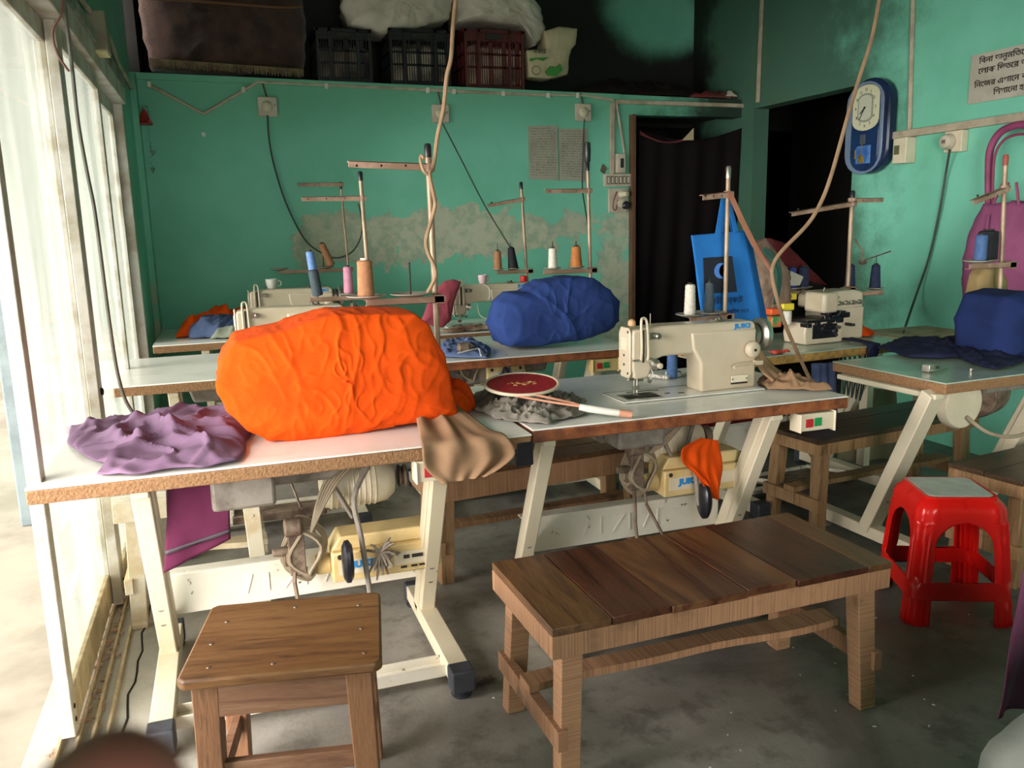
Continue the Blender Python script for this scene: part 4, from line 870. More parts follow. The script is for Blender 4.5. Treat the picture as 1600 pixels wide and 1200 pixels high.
stand('thin thread stand at the back wall with a leaning brown cone', .83, 5.83, .76, 1.67, [(1.68,.52,-.0)], [(1.115,.36,.84,[(.36,-.03,.06,0),(.65,-.03,.07,.08)])], r=.008, lean=.03)
cone((.70,5.80,1.145), .16, .028, .022, T_br, 'leaning brown thread cone on the back wall stand', tilt=(-.35,0))
stand('thread stand before the patchy wall with a brown and a black cone', 1.98, 5.42, .76, 1.64, [(1.555,1.70,-.04)], [(1.075,1.74,2.0,[(1.755,-.02,.045,.14),(1.865,-.02,.045,.14)])], lean=.04, r=.010)
cone((1.755,5.40,1.09), .13, .028, .022, T_br, 'brown thread cone left of the black one before the patchy wall', pin=.05)
cone((1.865,5.40,1.09), .15, .036, .022, T_bk, 'black thread cone right of the small brown one before the patchy wall', pin=.03, tilt=(-.1,0))
stand('thread stand behind the blue cover with a white and a tan cone', 2.035, 4.5, .76, 1.70, [(1.57,1.75,.0)], [(1.12,1.72,2.05,[(1.785,-.02,.05,.15),(1.93,-.02,.05,.15)])], lean=.02, r=.010)
tag(MB().lathe([(.008,0),(.017,.02),(.019,.08),(.017,.12),(.006,.125)], (2.014,4.5,1.715), n=14).build('screwdriver_handle', M_dark, smooth=True), 'black tool handle stuck on top of the stand behind the blue cover', 'tool')
cone((1.785,4.48,1.14), .115, .026, .022, T_wh, 'white thread cone behind the blue cover', pin=.04)
cone((1.93,4.48,1.14), .12, .036, .025, T_or, 'tan orange thread cone behind the blue cover', pin=.03)
s6 = stand('thread stand behind the bare machine that holds the blue tote bag', 1.995, 3.05, .76, 1.58, [(1.495,1.868,-.012)], [(.99,1.80,2.0,[(1.81,-.03,.06,.1),(1.915,.0,.065,.1)])], r=.009, top=M_steel)
cone((1.808,3.02,1.012), .125, .024, .020, T_wh, 'off white thread cone standing just above the bare machine', core=M_ink)
cone((1.918,3.05,1.012), .125, .022, .017, T_gy, 'dark thread cone with brown wraps in front of the blue bag', pin=.025)
s7 = stand('thread stand behind the overlock machine before the right wall', 3.235, 3.76, .76, 1.50, [(1.46,2.84,-.05),(1.475,3.43,-.0)], [(1.0,2.80,3.25,[(2.87,-.0,.05,.08),(2.965,.03,.05,.08)]),(.975,3.22,3.44,[(3.30,.06,.05,.1),(3.42,.0,.05,.1)])], r=.012)
MB().tube([(3.26,3.75,1.27),(3.30,3.73,1.2),(3.30,3.73,1.13)], .005, 6).tube([(3.29,3.73,1.15),(3.46,3.70,1.20)], .004, 6).box(3.285,3.315,3.715,3.745,1.135,1.155).build('side_bracket', M_grease, s7)
cone((3.30,3.82,.998), .13, .030, .022, T_nv, 'left navy thread cone on the tray right of the overlock pole', pin=.05)
cone((3.42,3.76,.998), .13, .030, .022, T_nv, 'right navy thread cone on the tray right of the overlock pole', pin=.05)
cone((2.965,3.79,1.022), .11, .030, .024, T_nv, 'navy thread cone left of the overlock machine head')
cone((2.87,3.76,1.022), .11, .022, .020, mat('indigo_thread','#2c3a86',rough=.8), 'slim indigo thread cone leftmost beside the overlock machine')
s8 = stand('thread stand with two dark cones before the pink bag', 3.40, 2.93, .76, 1.62, [(1.50,3.17,-.06)], [(1.16,3.14,3.42,[(3.21,-.02,.06,.1),(3.31,.03,.06,.1)])], r=.010, lean=.05, top=mat('red_tip','#a14a42',rough=.5))
cone((3.225,2.91,1.185), .115, .026, .025, T_ms, 'steel blue thread cone before the pink bag')
cone((3.32,2.96,1.185), .13, .045, .042, T_bk, 'wide black thread cone before the pink bag')
# tube of thread and tape behind the bare machine's arm
cone(((1.706,2.981,0.762)[0], (1.706,2.981,0.762)[1], .762), .12, .022, .020, T_ms, 'grey blue thread tube seen under the arm of the bare machine', group=None)
tp = MB().lathe([(.028,0),(.033,.002),(.033,.02),(.028,.022)], (1.725,3.004,0.762), n=24).tube([(1.668,2.94,0.772),(1.599,3.055,0.772)], .008, 8)
tag(tp.build('measuring_tape', mat('spotted_tape','#d8d4c8','#7d7a70',90,.5,.6,rough=.6), smooth=True), 'white spotted tape roll round the foot of the grey blue thread tube', 'tape')

# ---------------------------------------------------------------- tote bag, straps, cords
bag = thing('tote_bag', 'bright blue tote bag with a moon print hanging from the thread stand', 'bag', (2.03,3.12,.93), 0, world=True)
C_bag = cloth('bright_blue_cloth','#2f7fd0','#2870bd')
sheet('front_panel', (1.862,3.11,1.331), (2.126,3.11,1.345), (2.223,3.11,0.93), (1.922,3.11,0.987), C_bag, bag, amp=.004, waves=1.3, seed=1)
sheet('back_panel', (1.898,3.15,1.324), (2.164,3.15,1.339), (2.258,3.15,0.929), (1.962,3.15,0.989), C_bag, bag, amp=.003, waves=1)
sheet('gusset', (2.128,3.112,1.345), (2.174,3.15,1.336), (2.284,3.15,0.939), (2.224,3.112,0.933), cloth('blue_shade','#2767b0','#225c9f'), bag, amp=.002, nu=6)
for i, (p, q, w) in enumerate((((2.008,3.1,1.498), (1.988,3.105,1.333), .028), ((2.024,3.1,1.498), (2.076,3.105,1.341), .024), ((2.038,3.14,1.494), (2.033,3.15,1.331), .022), ((2.053,3.14,1.494), (2.093,3.15,1.341), .022))):
    MB().bar(p, q, w*.6, .003, (1,0,0), w2=w).build('handle', C_bag, bag)
pp = [(1.914,3.096,1.237), (2.054,3.096,1.24), (2.084,3.096,1.087), (1.923,3.096,1.086)]
prt = MB().hexa(pp, [Vector(p)+Vector((0,.002,0)) for p in pp]).build('print', mat('print_black','#1a2230',rough=.8), bag)
mc = Vector((2,3.093,1.18)); mo = [(mc.x+.033*cos(a), mc.z+.033*sin(a)) for a in [radians(60+240*k/16) for k in range(17)]]+[(mc.x+.016+.031*cos(a)*.85, mc.z+.028*sin(a)) for a in [radians(300-240*k/16) for k in range(17)]]
MB().prism(mo, mc.y, mc.y+.002).build('moon', mat('moon_blue','#4f86d8',rough=.8), prt)
for tx, px_, w, s_ in (('েচৗধুরী মার্কেট', (2.017,3.094,1.041), .19, .036), ('েমাবাইল ০১৭', (2.079,3.094,0.996), .13, .024)):
    lettering(tx, s_, Vector(px_), R_FRONT, mat('print_navy','#182a55',rough=.8), bag, w)
sp = MB(); P = [Vector(p) for p in ((1.99,3.03,1.503), (2.048,3.02,1.386), (2.107,3.01,1.28), (2.153,3,1.213), (2.193,3,1.158))]; wd = [.030,.034,.034,.026,.012]
vs = []
for p, w in zip(P, wd): vs += [p+Vector((-w/2,0,.006)), p+Vector((w/2,0,-.006))]
stp = sp.add(vs, [(2*i,2*i+1,2*i+3,2*i+2) for i in range(4)]).build('cloth_strap', cloth('peach_tape','#b98065','#a87058')); stp.modifiers.new('thickness','SOLIDIFY').thickness = .002
tag(stp, 'peach coloured cloth strap tied between the bag stand and the hanging cord', 'strap')
tag(cable('power_cord', [(2.671,3,2.301),(2.638,3,2.119),(2.586,3,1.965),(2.537,3,1.811),(2.469,3,1.576),(2.421,3,1.458),(2.357,3,1.366),(2.233,3,1.258),(2.191,3,1.198),(2.194,3,1.131),(2.268,3.02,0.962),(2.409,3.08,0.775),(2.618,3.22,0.579)], .0085, mat('tan_cord','#a58568','#8d6f55',9,rough=.6)), 'thick tan cord hanging from the ceiling past the clock', 'cord')
tag(cable('power_cord', [(0.85,3,2.191),(0.834,3,2.081),(0.817,2.98,1.971),(0.799,2.98,1.907),(0.783,2.98,1.799),(0.759,2.98,1.712),(0.743,2.98,1.625),(0.73,2.96,1.593),(0.715,2.95,1.575),(0.729,2.96,1.514),(0.738,2.975,1.47),(0.72,2.97,1.414),(0.696,2.96,1.347),(0.703,2.965,1.302),(0.723,2.97,1.256),(0.726,2.96,1.222),(0.709,2.955,1.188),(0.69,2.95,1.16)], .0075, MATS['tan_cord']), 'tan cord from the ceiling wound down the tallest thread stand', 'cord')
cable('loop', [(0.718,2.95,1.571),(0.697,2.95,1.584),(0.688,2.96,1.619),(0.693,2.97,1.639),(0.699,2.95,1.627)], .006, MATS['tan_cord'], [o for o in bpy.data.objects if o.get('label') == 'tan cord from the ceiling wound down the tallest thread stand'][0])
tag(cable('power_cord', [(-0.385,3,2.117),(-0.384,3,2.04),(-0.384,3,1.892),(-0.385,3,1.741),(-0.376,3,1.586),(-0.367,3,1.468),(-0.364,3,1.286),(-0.361,3,1.099),(-0.355,3,0.95),(-0.34,3,0.852),(-0.312,2.98,0.799),(-0.281,2.908,0.8)], .006, mat('grey_cord','#5f5d52','#4f4d44',9,rough=.6)), 'grey cord hanging before the glass onto the purple cloth', 'cord')
tag(cable('bell_wire', [(-0.383,2.97,2.097),(-0.392,2.97,2.048),(-0.418,2.98,2.012),(-0.424,2.98,1.976),(-0.414,2.98,1.928),(-0.392,2.99,1.887)], .004, mat('brown_wire','#6b4a3e',rough=.7)), 'thin brown wire looped round the grey cord at the top left', 'wire')

# ---------------------------------------------------------------- wall fittings
M_pvc = mat('dusty_conduit','#b9ab97','#9c8e7b',6,rough=.6); M_plate = mat('aged_switch_plate','#cbbfae','#b8ab98',8,rough=.5)
def pipe(pts, r, label, clips=()):
    t = MB().tube(pts, r, 8).build('conduit', M_pvc, smooth=True); tag(t, label, 'conduit')
    for c in clips: MB().box(c[0]-.012,c[0]+.012,c[1]-.02,c[1]+.005,c[2]-.02,c[2]+.016).build('clip', mat('clip_white','#d5d0c6',rough=.5), t, bevel=.003)
    return t
yw = YB-.012
pipe([(-0.347,6.088,2.327),(-0.03,6.088,2.152),(0.331,6.088,2.363)], .011, 'pale conduit in a V shape at the left of the back wall', [(-0.343,6.088,2.328),(0.233,6.088,2.311)])
pipe([(0.331,6.088,2.363),(1.176,6.088,2.349),(2.223,6.088,2.332),(2.713,6.088,2.335),(2.943,6.088,2.308)], .012, 'long pale conduit under the loft edge on the back wall', [(0.78,6.088,2.351),(1.487,6.088,2.34),(1.68,6.088,2.336),(2.053,6.088,2.333),(2.406,6.088,2.328),(2.644,6.088,2.334)])
tag(MB().bar((2.963,6.085,2.294), (4.206,6.085,2.287), .03, .03, (0,1,0)).build('cable_duct', M_pvc, bevel=.003), 'flat cable duct above the curtained doorway', 'duct')
tag(MB().bar((2.936,6.085,2.289), (2.93,6.085,1.721), .035, .025, (1,0,0)).build('cable_duct', M_pvc, bevel=.003), 'flat vertical cable duct left of the doorway', 'duct')
pipe([(2.969,6.086,2.28),(2.996,6.086,2.148),(3.04,6.086,1.91)], .010, 'slanting conduit down to the small fuse box')
tag(MB().bar((4.085,5.846,3.088), (4.085,5.861,2.284), .03, .02, (0,1,0)).build('cable_duct', M_pvc, bevel=.003), 'vertical cable duct in the sooty back corner', 'duct')
def plate(name, label, c, s, m=None, depth=.03, cat='socket'):
    t = thing(name, label, cat, c, 0, world=True); x, y, z = c
    MB().box(x-s/2,x+s/2,y-depth/2,y+depth/2,z-s/2,z+s/2).build('plate', m or M_plate, t, bevel=.004); return t
for i, (c, lb, dx) in enumerate((((0.38,6.083,2.204), 'square wall socket with a plug leftmost on the back wall', 0), ((1.573,6.083,2.18), 'square wall socket behind the thick cord on the back wall', .01), ((2.688,6.083,2.209), 'square wall socket above the pinned papers', 0))):
    t = plate('wall_socket', lb, c, .125); MB().lathe([(.034,0),(.036,-.012),(.030,-.022),(.012,-.03)], (c[0]-.005,c[1]-.014,c[2]), 'y', 22).box(c[0]-.03,c[0]+.02,c[1]-.045,c[1]-.03,c[2]-.006,c[2]+.006).build('plug', M_beige2, t, bevel=.002)
    MB().tube([(c[0]+dx,c[1],c[2]+.06),(c[0]-.02+dx,c[1],c[2]+.15)], .006, 6).build('lead', mat('lead_brown','#5a4a3c',rough=.7), t)
    d = MB(); d.lathe([(.004,0),(.004,-.003)], (c[0]+.048,c[1]-.015,c[2]+.01), 'y', 8); d.build('screw', M_ink, t)
tag(cable('power_cord', [(0.374,6.05,2.146),(0.374,6.06,1.982),(0.399,6.07,1.794),(0.458,6.07,1.559),(0.556,6.05,1.33),(0.654,6,1.232),(0.754,5.95,1.19),(0.851,5.9,1.223),(0.914,5.88,1.309),(0.938,5.88,1.417),(0.917,5.86,1.554)], .006, M_cordd), 'dark cord from the leftmost wall socket sagging to the thread stands', 'cord')
tag(cable('power_cord', [(1.575,6.06,2.124),(1.677,5.95,1.858),(1.766,5.7,1.528),(1.862,5.45,1.239)], .005, M_cordd), 'dark cord slanting from the middle wall socket to the black cone', 'cord')
tag(cable('power_cord', [(2.688,6.06,2.159),(2.676,6.06,1.906),(2.642,6,1.656),(2.356,5.3,1.466),(2.072,4.6,1.271),(2.057,4.55,1.086)], .005, M_cordd), 'dark cord hanging from the socket above the papers', 'cord')
# pinned papers with handwriting, notice
pap = mat('grey_paper','#a9a596','#9b9788',8,rough=.9)
for i, (a, b, c, d, lb) in enumerate((((2.245,6.092,2.106),(2.481,6.092,2.114),(2.486,6.092,1.71),(2.247,6.092,1.721),'left of two handwritten paper sheets pinned on the back wall'),((2.491,6.09,2.09),(2.728,6.09,2.093),(2.731,6.09,1.698),(2.496,6.09,1.714),'right of two handwritten paper sheets pinned on the back wall'))):
    A = [Vector(v) for v in (a,b,c,d)]; p = MB().hexa(A, [v+Vector((0,.0025,0)) for v in A]).build('paper_sheet', pap); tag(p, lb, 'paper', 'handwritten sheets')
    h = MB(); random.seed(i)
    for r_ in range(19):
        u0, v = .08, .05+r_*.048
        while u0 < .9:
            l = random.uniform(.03,.12); q0 = A[0].lerp(A[1],u0).lerp(A[3].lerp(A[2],u0),v+random.uniform(-.006,.006)); q1 = A[0].lerp(A[1],min(.93,u0+l)).lerp(A[3].lerp(A[2],min(.93,u0+l)),v)
            h.bar(q0-Vector((0,.001,0)), q1-Vector((0,.001,0)), .001, random.uniform(.002,.006), (0,1,0)); u0 += l+random.uniform(.01,.05)
    tag(h.build('handwriting', mat('pencil_grey','#77746a',rough=.9), p), kind='stuff')
nt = MB().box(4.088,4.092,3.28,3.855,2.0,2.262).build('notice', mat('notice_paper','#b9b3a6','#aca698',6,rough=.9)); tag(nt, 'white printed notice in Bengali letters high on the right wall', 'notice')
for i, (tx, yy, zz_, w) in enumerate((('িবনা অনুমিতেত বািহেরর', 3.55, 2.21, .50), ('েলাক িভতের আসেবন না', 3.55, 2.155, .50), ('িনেজর এখােন কািটং কের', 3.56, 2.085, .52), ('িশখােনা হয়না', 3.56, 2.03, .26))):
    lettering(tx, .042, Vector((4.0865,yy,zz_)), R_RIGHTWALL, M_ink, nt, w, bold=.0008)
# switch board, fuse box, bulb holder board
x0, y_, z0 = 2.86, 6.085, 1.66
sbd = thing('switch_board', 'row of six switches beside the doorway below the fuse box', 'switch board', (2.98,y_,z0), 0, world=True)
MB().box(x0,3.09,y_-.015,y_+.013,z0,z0+.095).build('plate', M_plate, sbd, bevel=.004)
for k in range(6):
    f = MB().box(x0+.02+.034*k,x0+.044+.034*k,y_-.019,y_-.014,z0+.018,z0+.078).build('switch_frame', M_ink, sbd); MB().box(x0+.024+.034*k,x0+.040+.034*k,y_-.026,y_-.018,z0+.024,z0+.072).build('rocker', M_plate, f, bevel=.002)
fb = thing('fuse_box', 'small cream fuse box at the end of the slanting conduit', 'fuse box', (2.99,y_,1.75), 0, world=True)
MB().box(2.955,3.03,y_-.04,y_+.013,1.76,1.905).build('case', M_plate, fb, bevel=.005); MB().box(2.985,3.01,y_-.046,y_-.038,1.80,1.87).build('breaker', M_ink, fb, bevel=.002)
bh = thing('socket_board', 'cream board with a lamp holder and a black plug beside the doorway', 'socket board', (2.98,y_,1.47), 0, world=True)
MB().prism([(2.90,1.46),(3.05,1.46),(3.06,1.48),(3.06,1.645),(2.90,1.645)], y_-.01, y_+.013).build('board', M_plate, bh, bevel=.004)
MB().lathe([(.028,0),(.03,-.02),(.022,-.045),(.018,-.075),(.008,-.076)], (3.0,y_-.01,1.60), 'y', 20, tilt=Matrix.Rotation(.35,3,'Z')).lathe([(.03,0),(.032,-.03)], (2.99,y_-.01,1.53), 'y', 18).build('lamp_holder', M_beige2, bh, bevel=.002)
MB().lathe([(.03,0),(.032,-.03),(.018,-.045)], (3.03,y_-.02,1.515), 'y', 18).build('black_plug', M_dark, bh, bevel=.002)
MB().tube(smooth_pts([(2.965,y_-.015,1.62),(2.935,y_-.03,1.56),(2.925,y_-.03,1.50),(2.95,y_-.03,1.48),(2.965,y_-.03,1.56)],4), .004, 6).build('red_wire', mat('red_wire_','#7a2c2a',rough=.6), bh, smooth=True)
tag(MB().prism([(2.835,1.78),(2.87,1.755),(2.89,1.80),(2.855,1.83)], 6.09, 6.098).build('sticker', M_grease), 'small dark diamond sticker left of the fuse box', 'sticker')
# right wall: duct, meter box, round socket
tag(MB().bar((4.08,4.395,1.884), (4.08,3.434,1.89), .045, .03, (0,0,1)).build('cable_duct', M_pvc, bevel=.004), 'long flat cable duct along the right wall beside the clock', 'duct')
pipe([(4.088,4.318,2.704),(4.088,4.305,2.446),(4.088,4.279,1.903)], .014, 'vertical conduit down the right wall beside the clock')
mb = thing('meter_box', 'cream box with a small dark window hanging under the right wall duct', 'electric box', (4.06,4.274,1.707), 0, world=True); cy, cz = (4.06,4.281,1.78)[1], (4.06,4.281,1.78)[2]
MB().box(4.02,4.10,cy-.055,cy+.055,cz-.075,cz+.08).build('case', M_beige2, mb, bevel=.006)
MB().box(4.016,4.021,cy+.0,cy+.04,cz-.02,cz+.035).build('window', mat('olive_display','#6a6a48','#4a4a34',20,rough=.4), mb, bevel=.001)
rs = thing('wall_socket', 'square wall socket with a round plug on the right wall', 'socket', (4.08,3.914,1.8), 0, world=True); cy, cz = (4.08,3.905,1.802)[1:]
MB().box(4.05,4.10,cy-.062,cy+.062,cz-.06,cz+.06).build('plate', M_beige2, rs, bevel=.005)
MB().lathe([(.045,0),(.046,-.02),(.036,-.045),(.014,-.05)], (4.052,cy+.02,cz), 'x', 24).build('plug', M_plate, rs, bevel=.002)
MB().box(3.998,4.004,cy+.008,cy+.032,cz-.01,cz+.01).build('plug_mark', M_grease, rs)
tag(cable('power_cord', [(4.04,3.912,1.756),(4.07,3.957,1.629),(4.08,3.994,1.409),(4.08,4.047,1.142),(4.05,4.097,0.907),(3.9,4.001,0.766),(3.436,3.55,0.763)], .007, M_cordd), 'dark green cord from the right wall socket down to the ledge', 'cord')
# upper left: junction box and conduit
jb = thing('junction_box', 'dusty junction box high on the left wall above the glass', 'electric box', (-0.42,4.165,2.191), 0, world=True); 
cy, cz = (-0.42,4.189,2.243)[1:]
MB().box(-.46,-.38,cy-.07,cy+.07,cz-.08,cz+.08).build('case', mat('dusty_box','#8d8872','#77725f',9,rough=.8), jb, bevel=.006); MB().box(-.465,-.385,cy-.065,cy+.065,cz-.088,cz-.07).build('lid', mat('yellowed_lid','#c9c08e',rough=.6), jb)
pipe([(-0.436,3.767,2.298),(-0.436,3.952,2.305),(-0.436,4.206,2.324)], .012, 'short conduit running up from the dusty junction box')
pipe([(-0.436,4.848,2.354),(-0.436,5.159,2.293),(-0.436,6.01,2.278)], .012, 'sloping conduit from the junction box to the corner')
# bell ornament
bl = thing('bell_ornament', 'red bell ornament with a silver bead string in the left corner', 'ornament', (-0.392,6.05,2.074), 0, world=True); c = (-0.387,6.03,2.071)
MB().lathe([(.045,0),(.047,.008),(.03,.04),(.022,.07),(.008,.09),(.004,.10)], c, n=18).build('bell', mat('shiny_red','#b5352f','#8c2a22',9,rough=.3), bl, smooth=True)
MB().lathe([(.001,-.012),(.014,-.004),(.001,.012)], (c[0]+.03,c[1]-.03,c[2]+.02), n=10).build('ball', mat('pink_ball','#e0485c',rough=.3), bl, smooth=True)
bd = MB(); P = smooth_pts([(-0.398,6.07,2.182),(-0.368,6.08,2.184),(-0.373,6.08,2.057),(-0.372,6.08,1.946),(-0.365,6.08,1.897),(-0.375,6.08,1.8)],8)
for i, p in enumerate(P): bd.lathe([(.001,-.004),(.0045,0),(.001,.004)], p+Vector((.004*sin(i*2),0,0)), n=6)
for k in range(14): random.seed(k); bd.lathe([(.001,-.006),(.007,0),(.001,.006)], Vector((-0.366,6.08,1.893))+Vector((random.uniform(-.02,.02),0,random.uniform(-.02,.02)-(.1 if k % 2 else 0))), n=6)
tag(bd.build('bead_string', mat('silver_bead','#9fb5aa',rough=.3,metal=.4), bl), kind='stuff')
# ---------------------------------------------------------------- wall clock
ck = thing('wall_clock', 'tall blue pendulum clock with a cream dial on the right wall', 'clock', (4.08,4.635,1.66), 0, world=True)
def stad(w, h, cy, cz, n=9, sq=.8):
    r = w/2; out = []
    for s, a0 in ((1,0),(-1,pi)):
        for k in range(n+1):
            a = a0+pi*k/n; out.append((cy+r*cos(a), cz+s*(h/2-r*sq)+r*sq*sin(a)))
    return out
ccy, ccz = 4.595, 1.96
MB().prism(stad(.375,.60,ccy-.015,ccz), 4.03, 4.095, 'yz').build('case', mat('navy_case','#1b2a4d','#15203c',5,rough=.25), ck, bevel=.012)
MB().prism(stad(.335,.585,ccy+.008,ccz-.01), 4.02, 4.032, 'yz').build('rim', mat('blue_grey_rim','#7485a0','#66758f',5,rough=.35), ck, bevel=.004)
MB().prism(stad(.245,.545,ccy-.012,ccz-.01,sq=.75), 4.012, 4.021, 'yz').build('window', mat('deep_blue_glass','#16305e','#0f2146',6,rough=.12), ck, bevel=.002)
dc, dz = ccy-.018, ccz+.115
MB().prism(stad(.235,.285,dc,dz,sq=.55), 4.006, 4.013, 'yz').build('dial', mat('cream_dial','#cfcdae',rough=.5), ck, bevel=.001)
MB().prism(stad(.135,.18,dc,dz,sq=.5), 4.003, 4.0065, 'yz').build('dial_ring', mat('grey_ring','#8f9384',rough=.5), ck); MB().prism(stad(.112,.155,dc,dz,sq=.5), 4.001, 4.0035, 'yz').build('dial_centre', mat('pale_centre','#c2c4b0',rough=.5), ck)
for k in range(12):
    a = pi/2-2*pi*(k+1)/12; u, v = .088*cos(a), .112*sin(a)
    lettering(str(k+1), .026, Vector((4.0045, dc-u, dz+v-.009)), R_RIGHTWALL, M_ink, ck, name='numeral')
MB().bar((3.999,dc,dz),(3.999,dc+.045,dz-.07),.005,.002,(0,1,0)).build('minute_hand', M_ink, ck); MB().bar((3.9975,dc,dz),(3.9975,dc+.04,dz-.035),.007,.002,(0,1,0)).build('hour_hand', M_ink, ck)
MB().lathe([(.007,0),(.007,-.006)], (4.0,dc,dz), 'x', 12).build('hub', M_ink, ck)
gold = mat('gilt','#c9a860','#a07c3c',20,rough=.3,metal=.7)
pw = MB().box(4.004,4.012,ccy-.08,ccy+.05,ccz-.235,ccz-.12).build('pendulum_box', mat('bright_blue_panel','#2f5ea8','#5b86c4',15,rough=.2), ck, bevel=.002)
MB().lathe([(.001,-.006),(.028,-.003),(.028,.0)], (4.004,ccy+.0,ccz-.205), 'x', 18).bar((4.002,ccy+.0,ccz-.19),(4.002,ccy-.01,ccz-.10),.008,.002,(0,1,0)).box(3.999,4.004,ccy+.045,ccy+.055,ccz-.2,ccz-.14).box(3.999,4.004,ccy-.03,ccy-.01,ccz-.23,ccz-.2).build('pendulum', gold, pw, bevel=.001)
MB().lathe([(.001,-.004),(.02,-.002),(.02,.0)], (4.01,ccy-.01,ccz-.075), 'x', 14).box(4.006,4.011,ccy-.03,ccy+.02,ccz-.11,ccz-.05).build('figure', mat('dim_grey','#4b5261',rough=.4), ck, bevel=.003)

# ---------------------------------------------------------------- doorway curtain and frame
C_cu = cloth('black_maroon_curtain','#150c10','#100a0c')
cu = sheet('curtain', (3.18,6.1,2.085), (4.16,6.1,2.137), (4.08,6.12,.05), (3.13,6.12,.05), C_cu, amp=.022, waves=5, seed=1, sag=.09, nu=60, nv=30)
tag(cu, 'dark maroon curtain sagging across the doorway in the back wall', 'curtain')
sheet('curtain_hem', (3.167,6.075,2.083), (3.593,6.075,2.039), (3.594,6.075,2.014), (3.167,6.075,2.054), cloth('maroon_hem','#6b3434','#5a2a2c'), cu, amp=.004, sag=.06, nv=3)
tag(struct('trim_5', MB().box(3.085,3.115,6.04,6.105,0,2.2), wood('door_frame_wood','#6a4632','#7a553c','#3e281d',axis='z')), kind='structure')
tp_ = [(3.533,6.06,2.012), (3.635,6.06,2.106), (3.637,6.06,2.013)]
tag(MB().add(tp_+[Vector(p)+Vector((0,.004,0)) for p in tp_], [(0,1,2),(5,4,3),(0,1,4,3),(1,2,5,4),(2,0,3,5)]).build('paper_scrap', mat('cream_paper','#b9aa86',rough=.9)), 'cream triangle of paper caught on the curtain top', 'paper')

# ---------------------------------------------------------------- things up in the loft
def loftz(x): return 2.405-(x+.6)*.0149+.001
cr_blk = mat('black_crate_plastic','#1b191a','#131112',6,rough=.45); cr_red = mat('dark_red_crate','#5e221f','#4c1a19',6,rough=.45)
def crate(label, x, y, w, d, h, m, fill):
    t = thing('plastic_crate', label, 'crate', (x,y,loftz(x+w)+.008), 0, 'plastic crates in the loft')
    b = MB().box(0,w,0,d,0,.012)
    def wall(fn):
        for z0_, z1_ in ((0,.04),(h*.36,h*.40),(h*.58,h*.62),(h*.80,h)): b_ = fn(0, w if fn in (F,B) else d, z0_, z1_)
        L = w if fn in (F,B) else d; n = int(L/.017)
        for k in range(n+1):
            u = k*L/n; wd_ = .0055 if 0 < k < n and k % 6 else .022
            fn(max(0,u-wd_/2), min(L,u+wd_/2), .03, h*.82)
    F = lambda a,b2,z0_,z1_: b.box(a,b2,0,.008,z0_,z1_)
    B = lambda a,b2,z0_,z1_: b.box(a,b2,d-.008,d,z0_,z1_)
    Lf = lambda a,b2,z0_,z1_: b.box(0,.008,a,b2,z0_,z1_)
    Rt = lambda a,b2,z0_,z1_: b.box(w-.008,w,a,b2,z0_,z1_)
    for fn in (F,B,Lf,Rt): wall(fn)
    for u in (0,w*.22,w*.78-.02,w-.02): b.box(u,u+.02,-.012,.001,0,h)
    b.box(-.008,w+.008,-.012,d+.008,h-.02,h)
    b.build('crate_body', m, t)
    MB().box(w*.36,w*.64,-.016,-.0,h*.84,h*.93).build('hand_grip', M_ink, t, bevel=.003)
    f = heap('contents', [(.02,.02),(w-.02,.02),(w-.02,d-.02),(.02,d-.02)], .06, h-.14, fill, int(x*10), parent=t, rings=10, n=60)
    MB().box(.012,w-.012,.012,d-.012,.02,h-.135).build('packed_cloth', fill, t)
    return t
C_dust = cloth('dusty_offwhite','#c9bda8','#5a5248'); C_dk2 = cloth('dark_stuffing','#8a7d6c','#2a241f')
crate('black plastic crate beside the brown rug in the loft', .74, 6.2, .38, .36, .36, cr_blk, C_dk2)
crate('black plastic crate in the middle, under the white sacks', 1.25, 6.2, .44, .36, .39, cr_blk, C_dust)
crate('dark red plastic crate right of the black crates', 1.80, 6.2, .46, .36, .42, cr_red, C_dust)
M_rug = mat('brown_pile_rug','#4e3327','#2e1c16',7,.35,.7,rough=.98,bump=.8,bs=150,sheen=.4)
rg = cover('folded_rug', [(-.33,2.44),(-.36,2.65),(-.385,3.1),(.2,3.14),(.68,3.1),(.69,2.7),(.65,2.46),(.1,2.42)], 6.16, 6.7, M_rug, seed=4, fs=5, amp=.018, n=120, rings=16, D=.05)
tag(rg, 'folded brown pile rug with a fringed edge in the loft', 'rug')
fr_ = MB(); random.seed(6)
for k in range(230):
    u = k/229; x = -.33+u*.97; z = 2.50-.035*u; yy = 6.155
    fr_.bar((x,yy,z),(x+random.uniform(-.006,.006),yy-.012,z-random.uniform(.04,.06)),.004,.003,(1,0,0))
tag(fr_.build('fringe', mat('tan_fringe','#857355','#6c5b43',20,rough=.95), rg), kind='stuff')
MB().tube(smooth_pts([(-.31,6.15,2.86),(.1,6.13,2.855),(.5,6.135,2.85),(.66,6.16,2.87)],6), .009, 6).build('seam', mat('rug_seam','#6b4a30',rough=.9), rg, smooth=True)
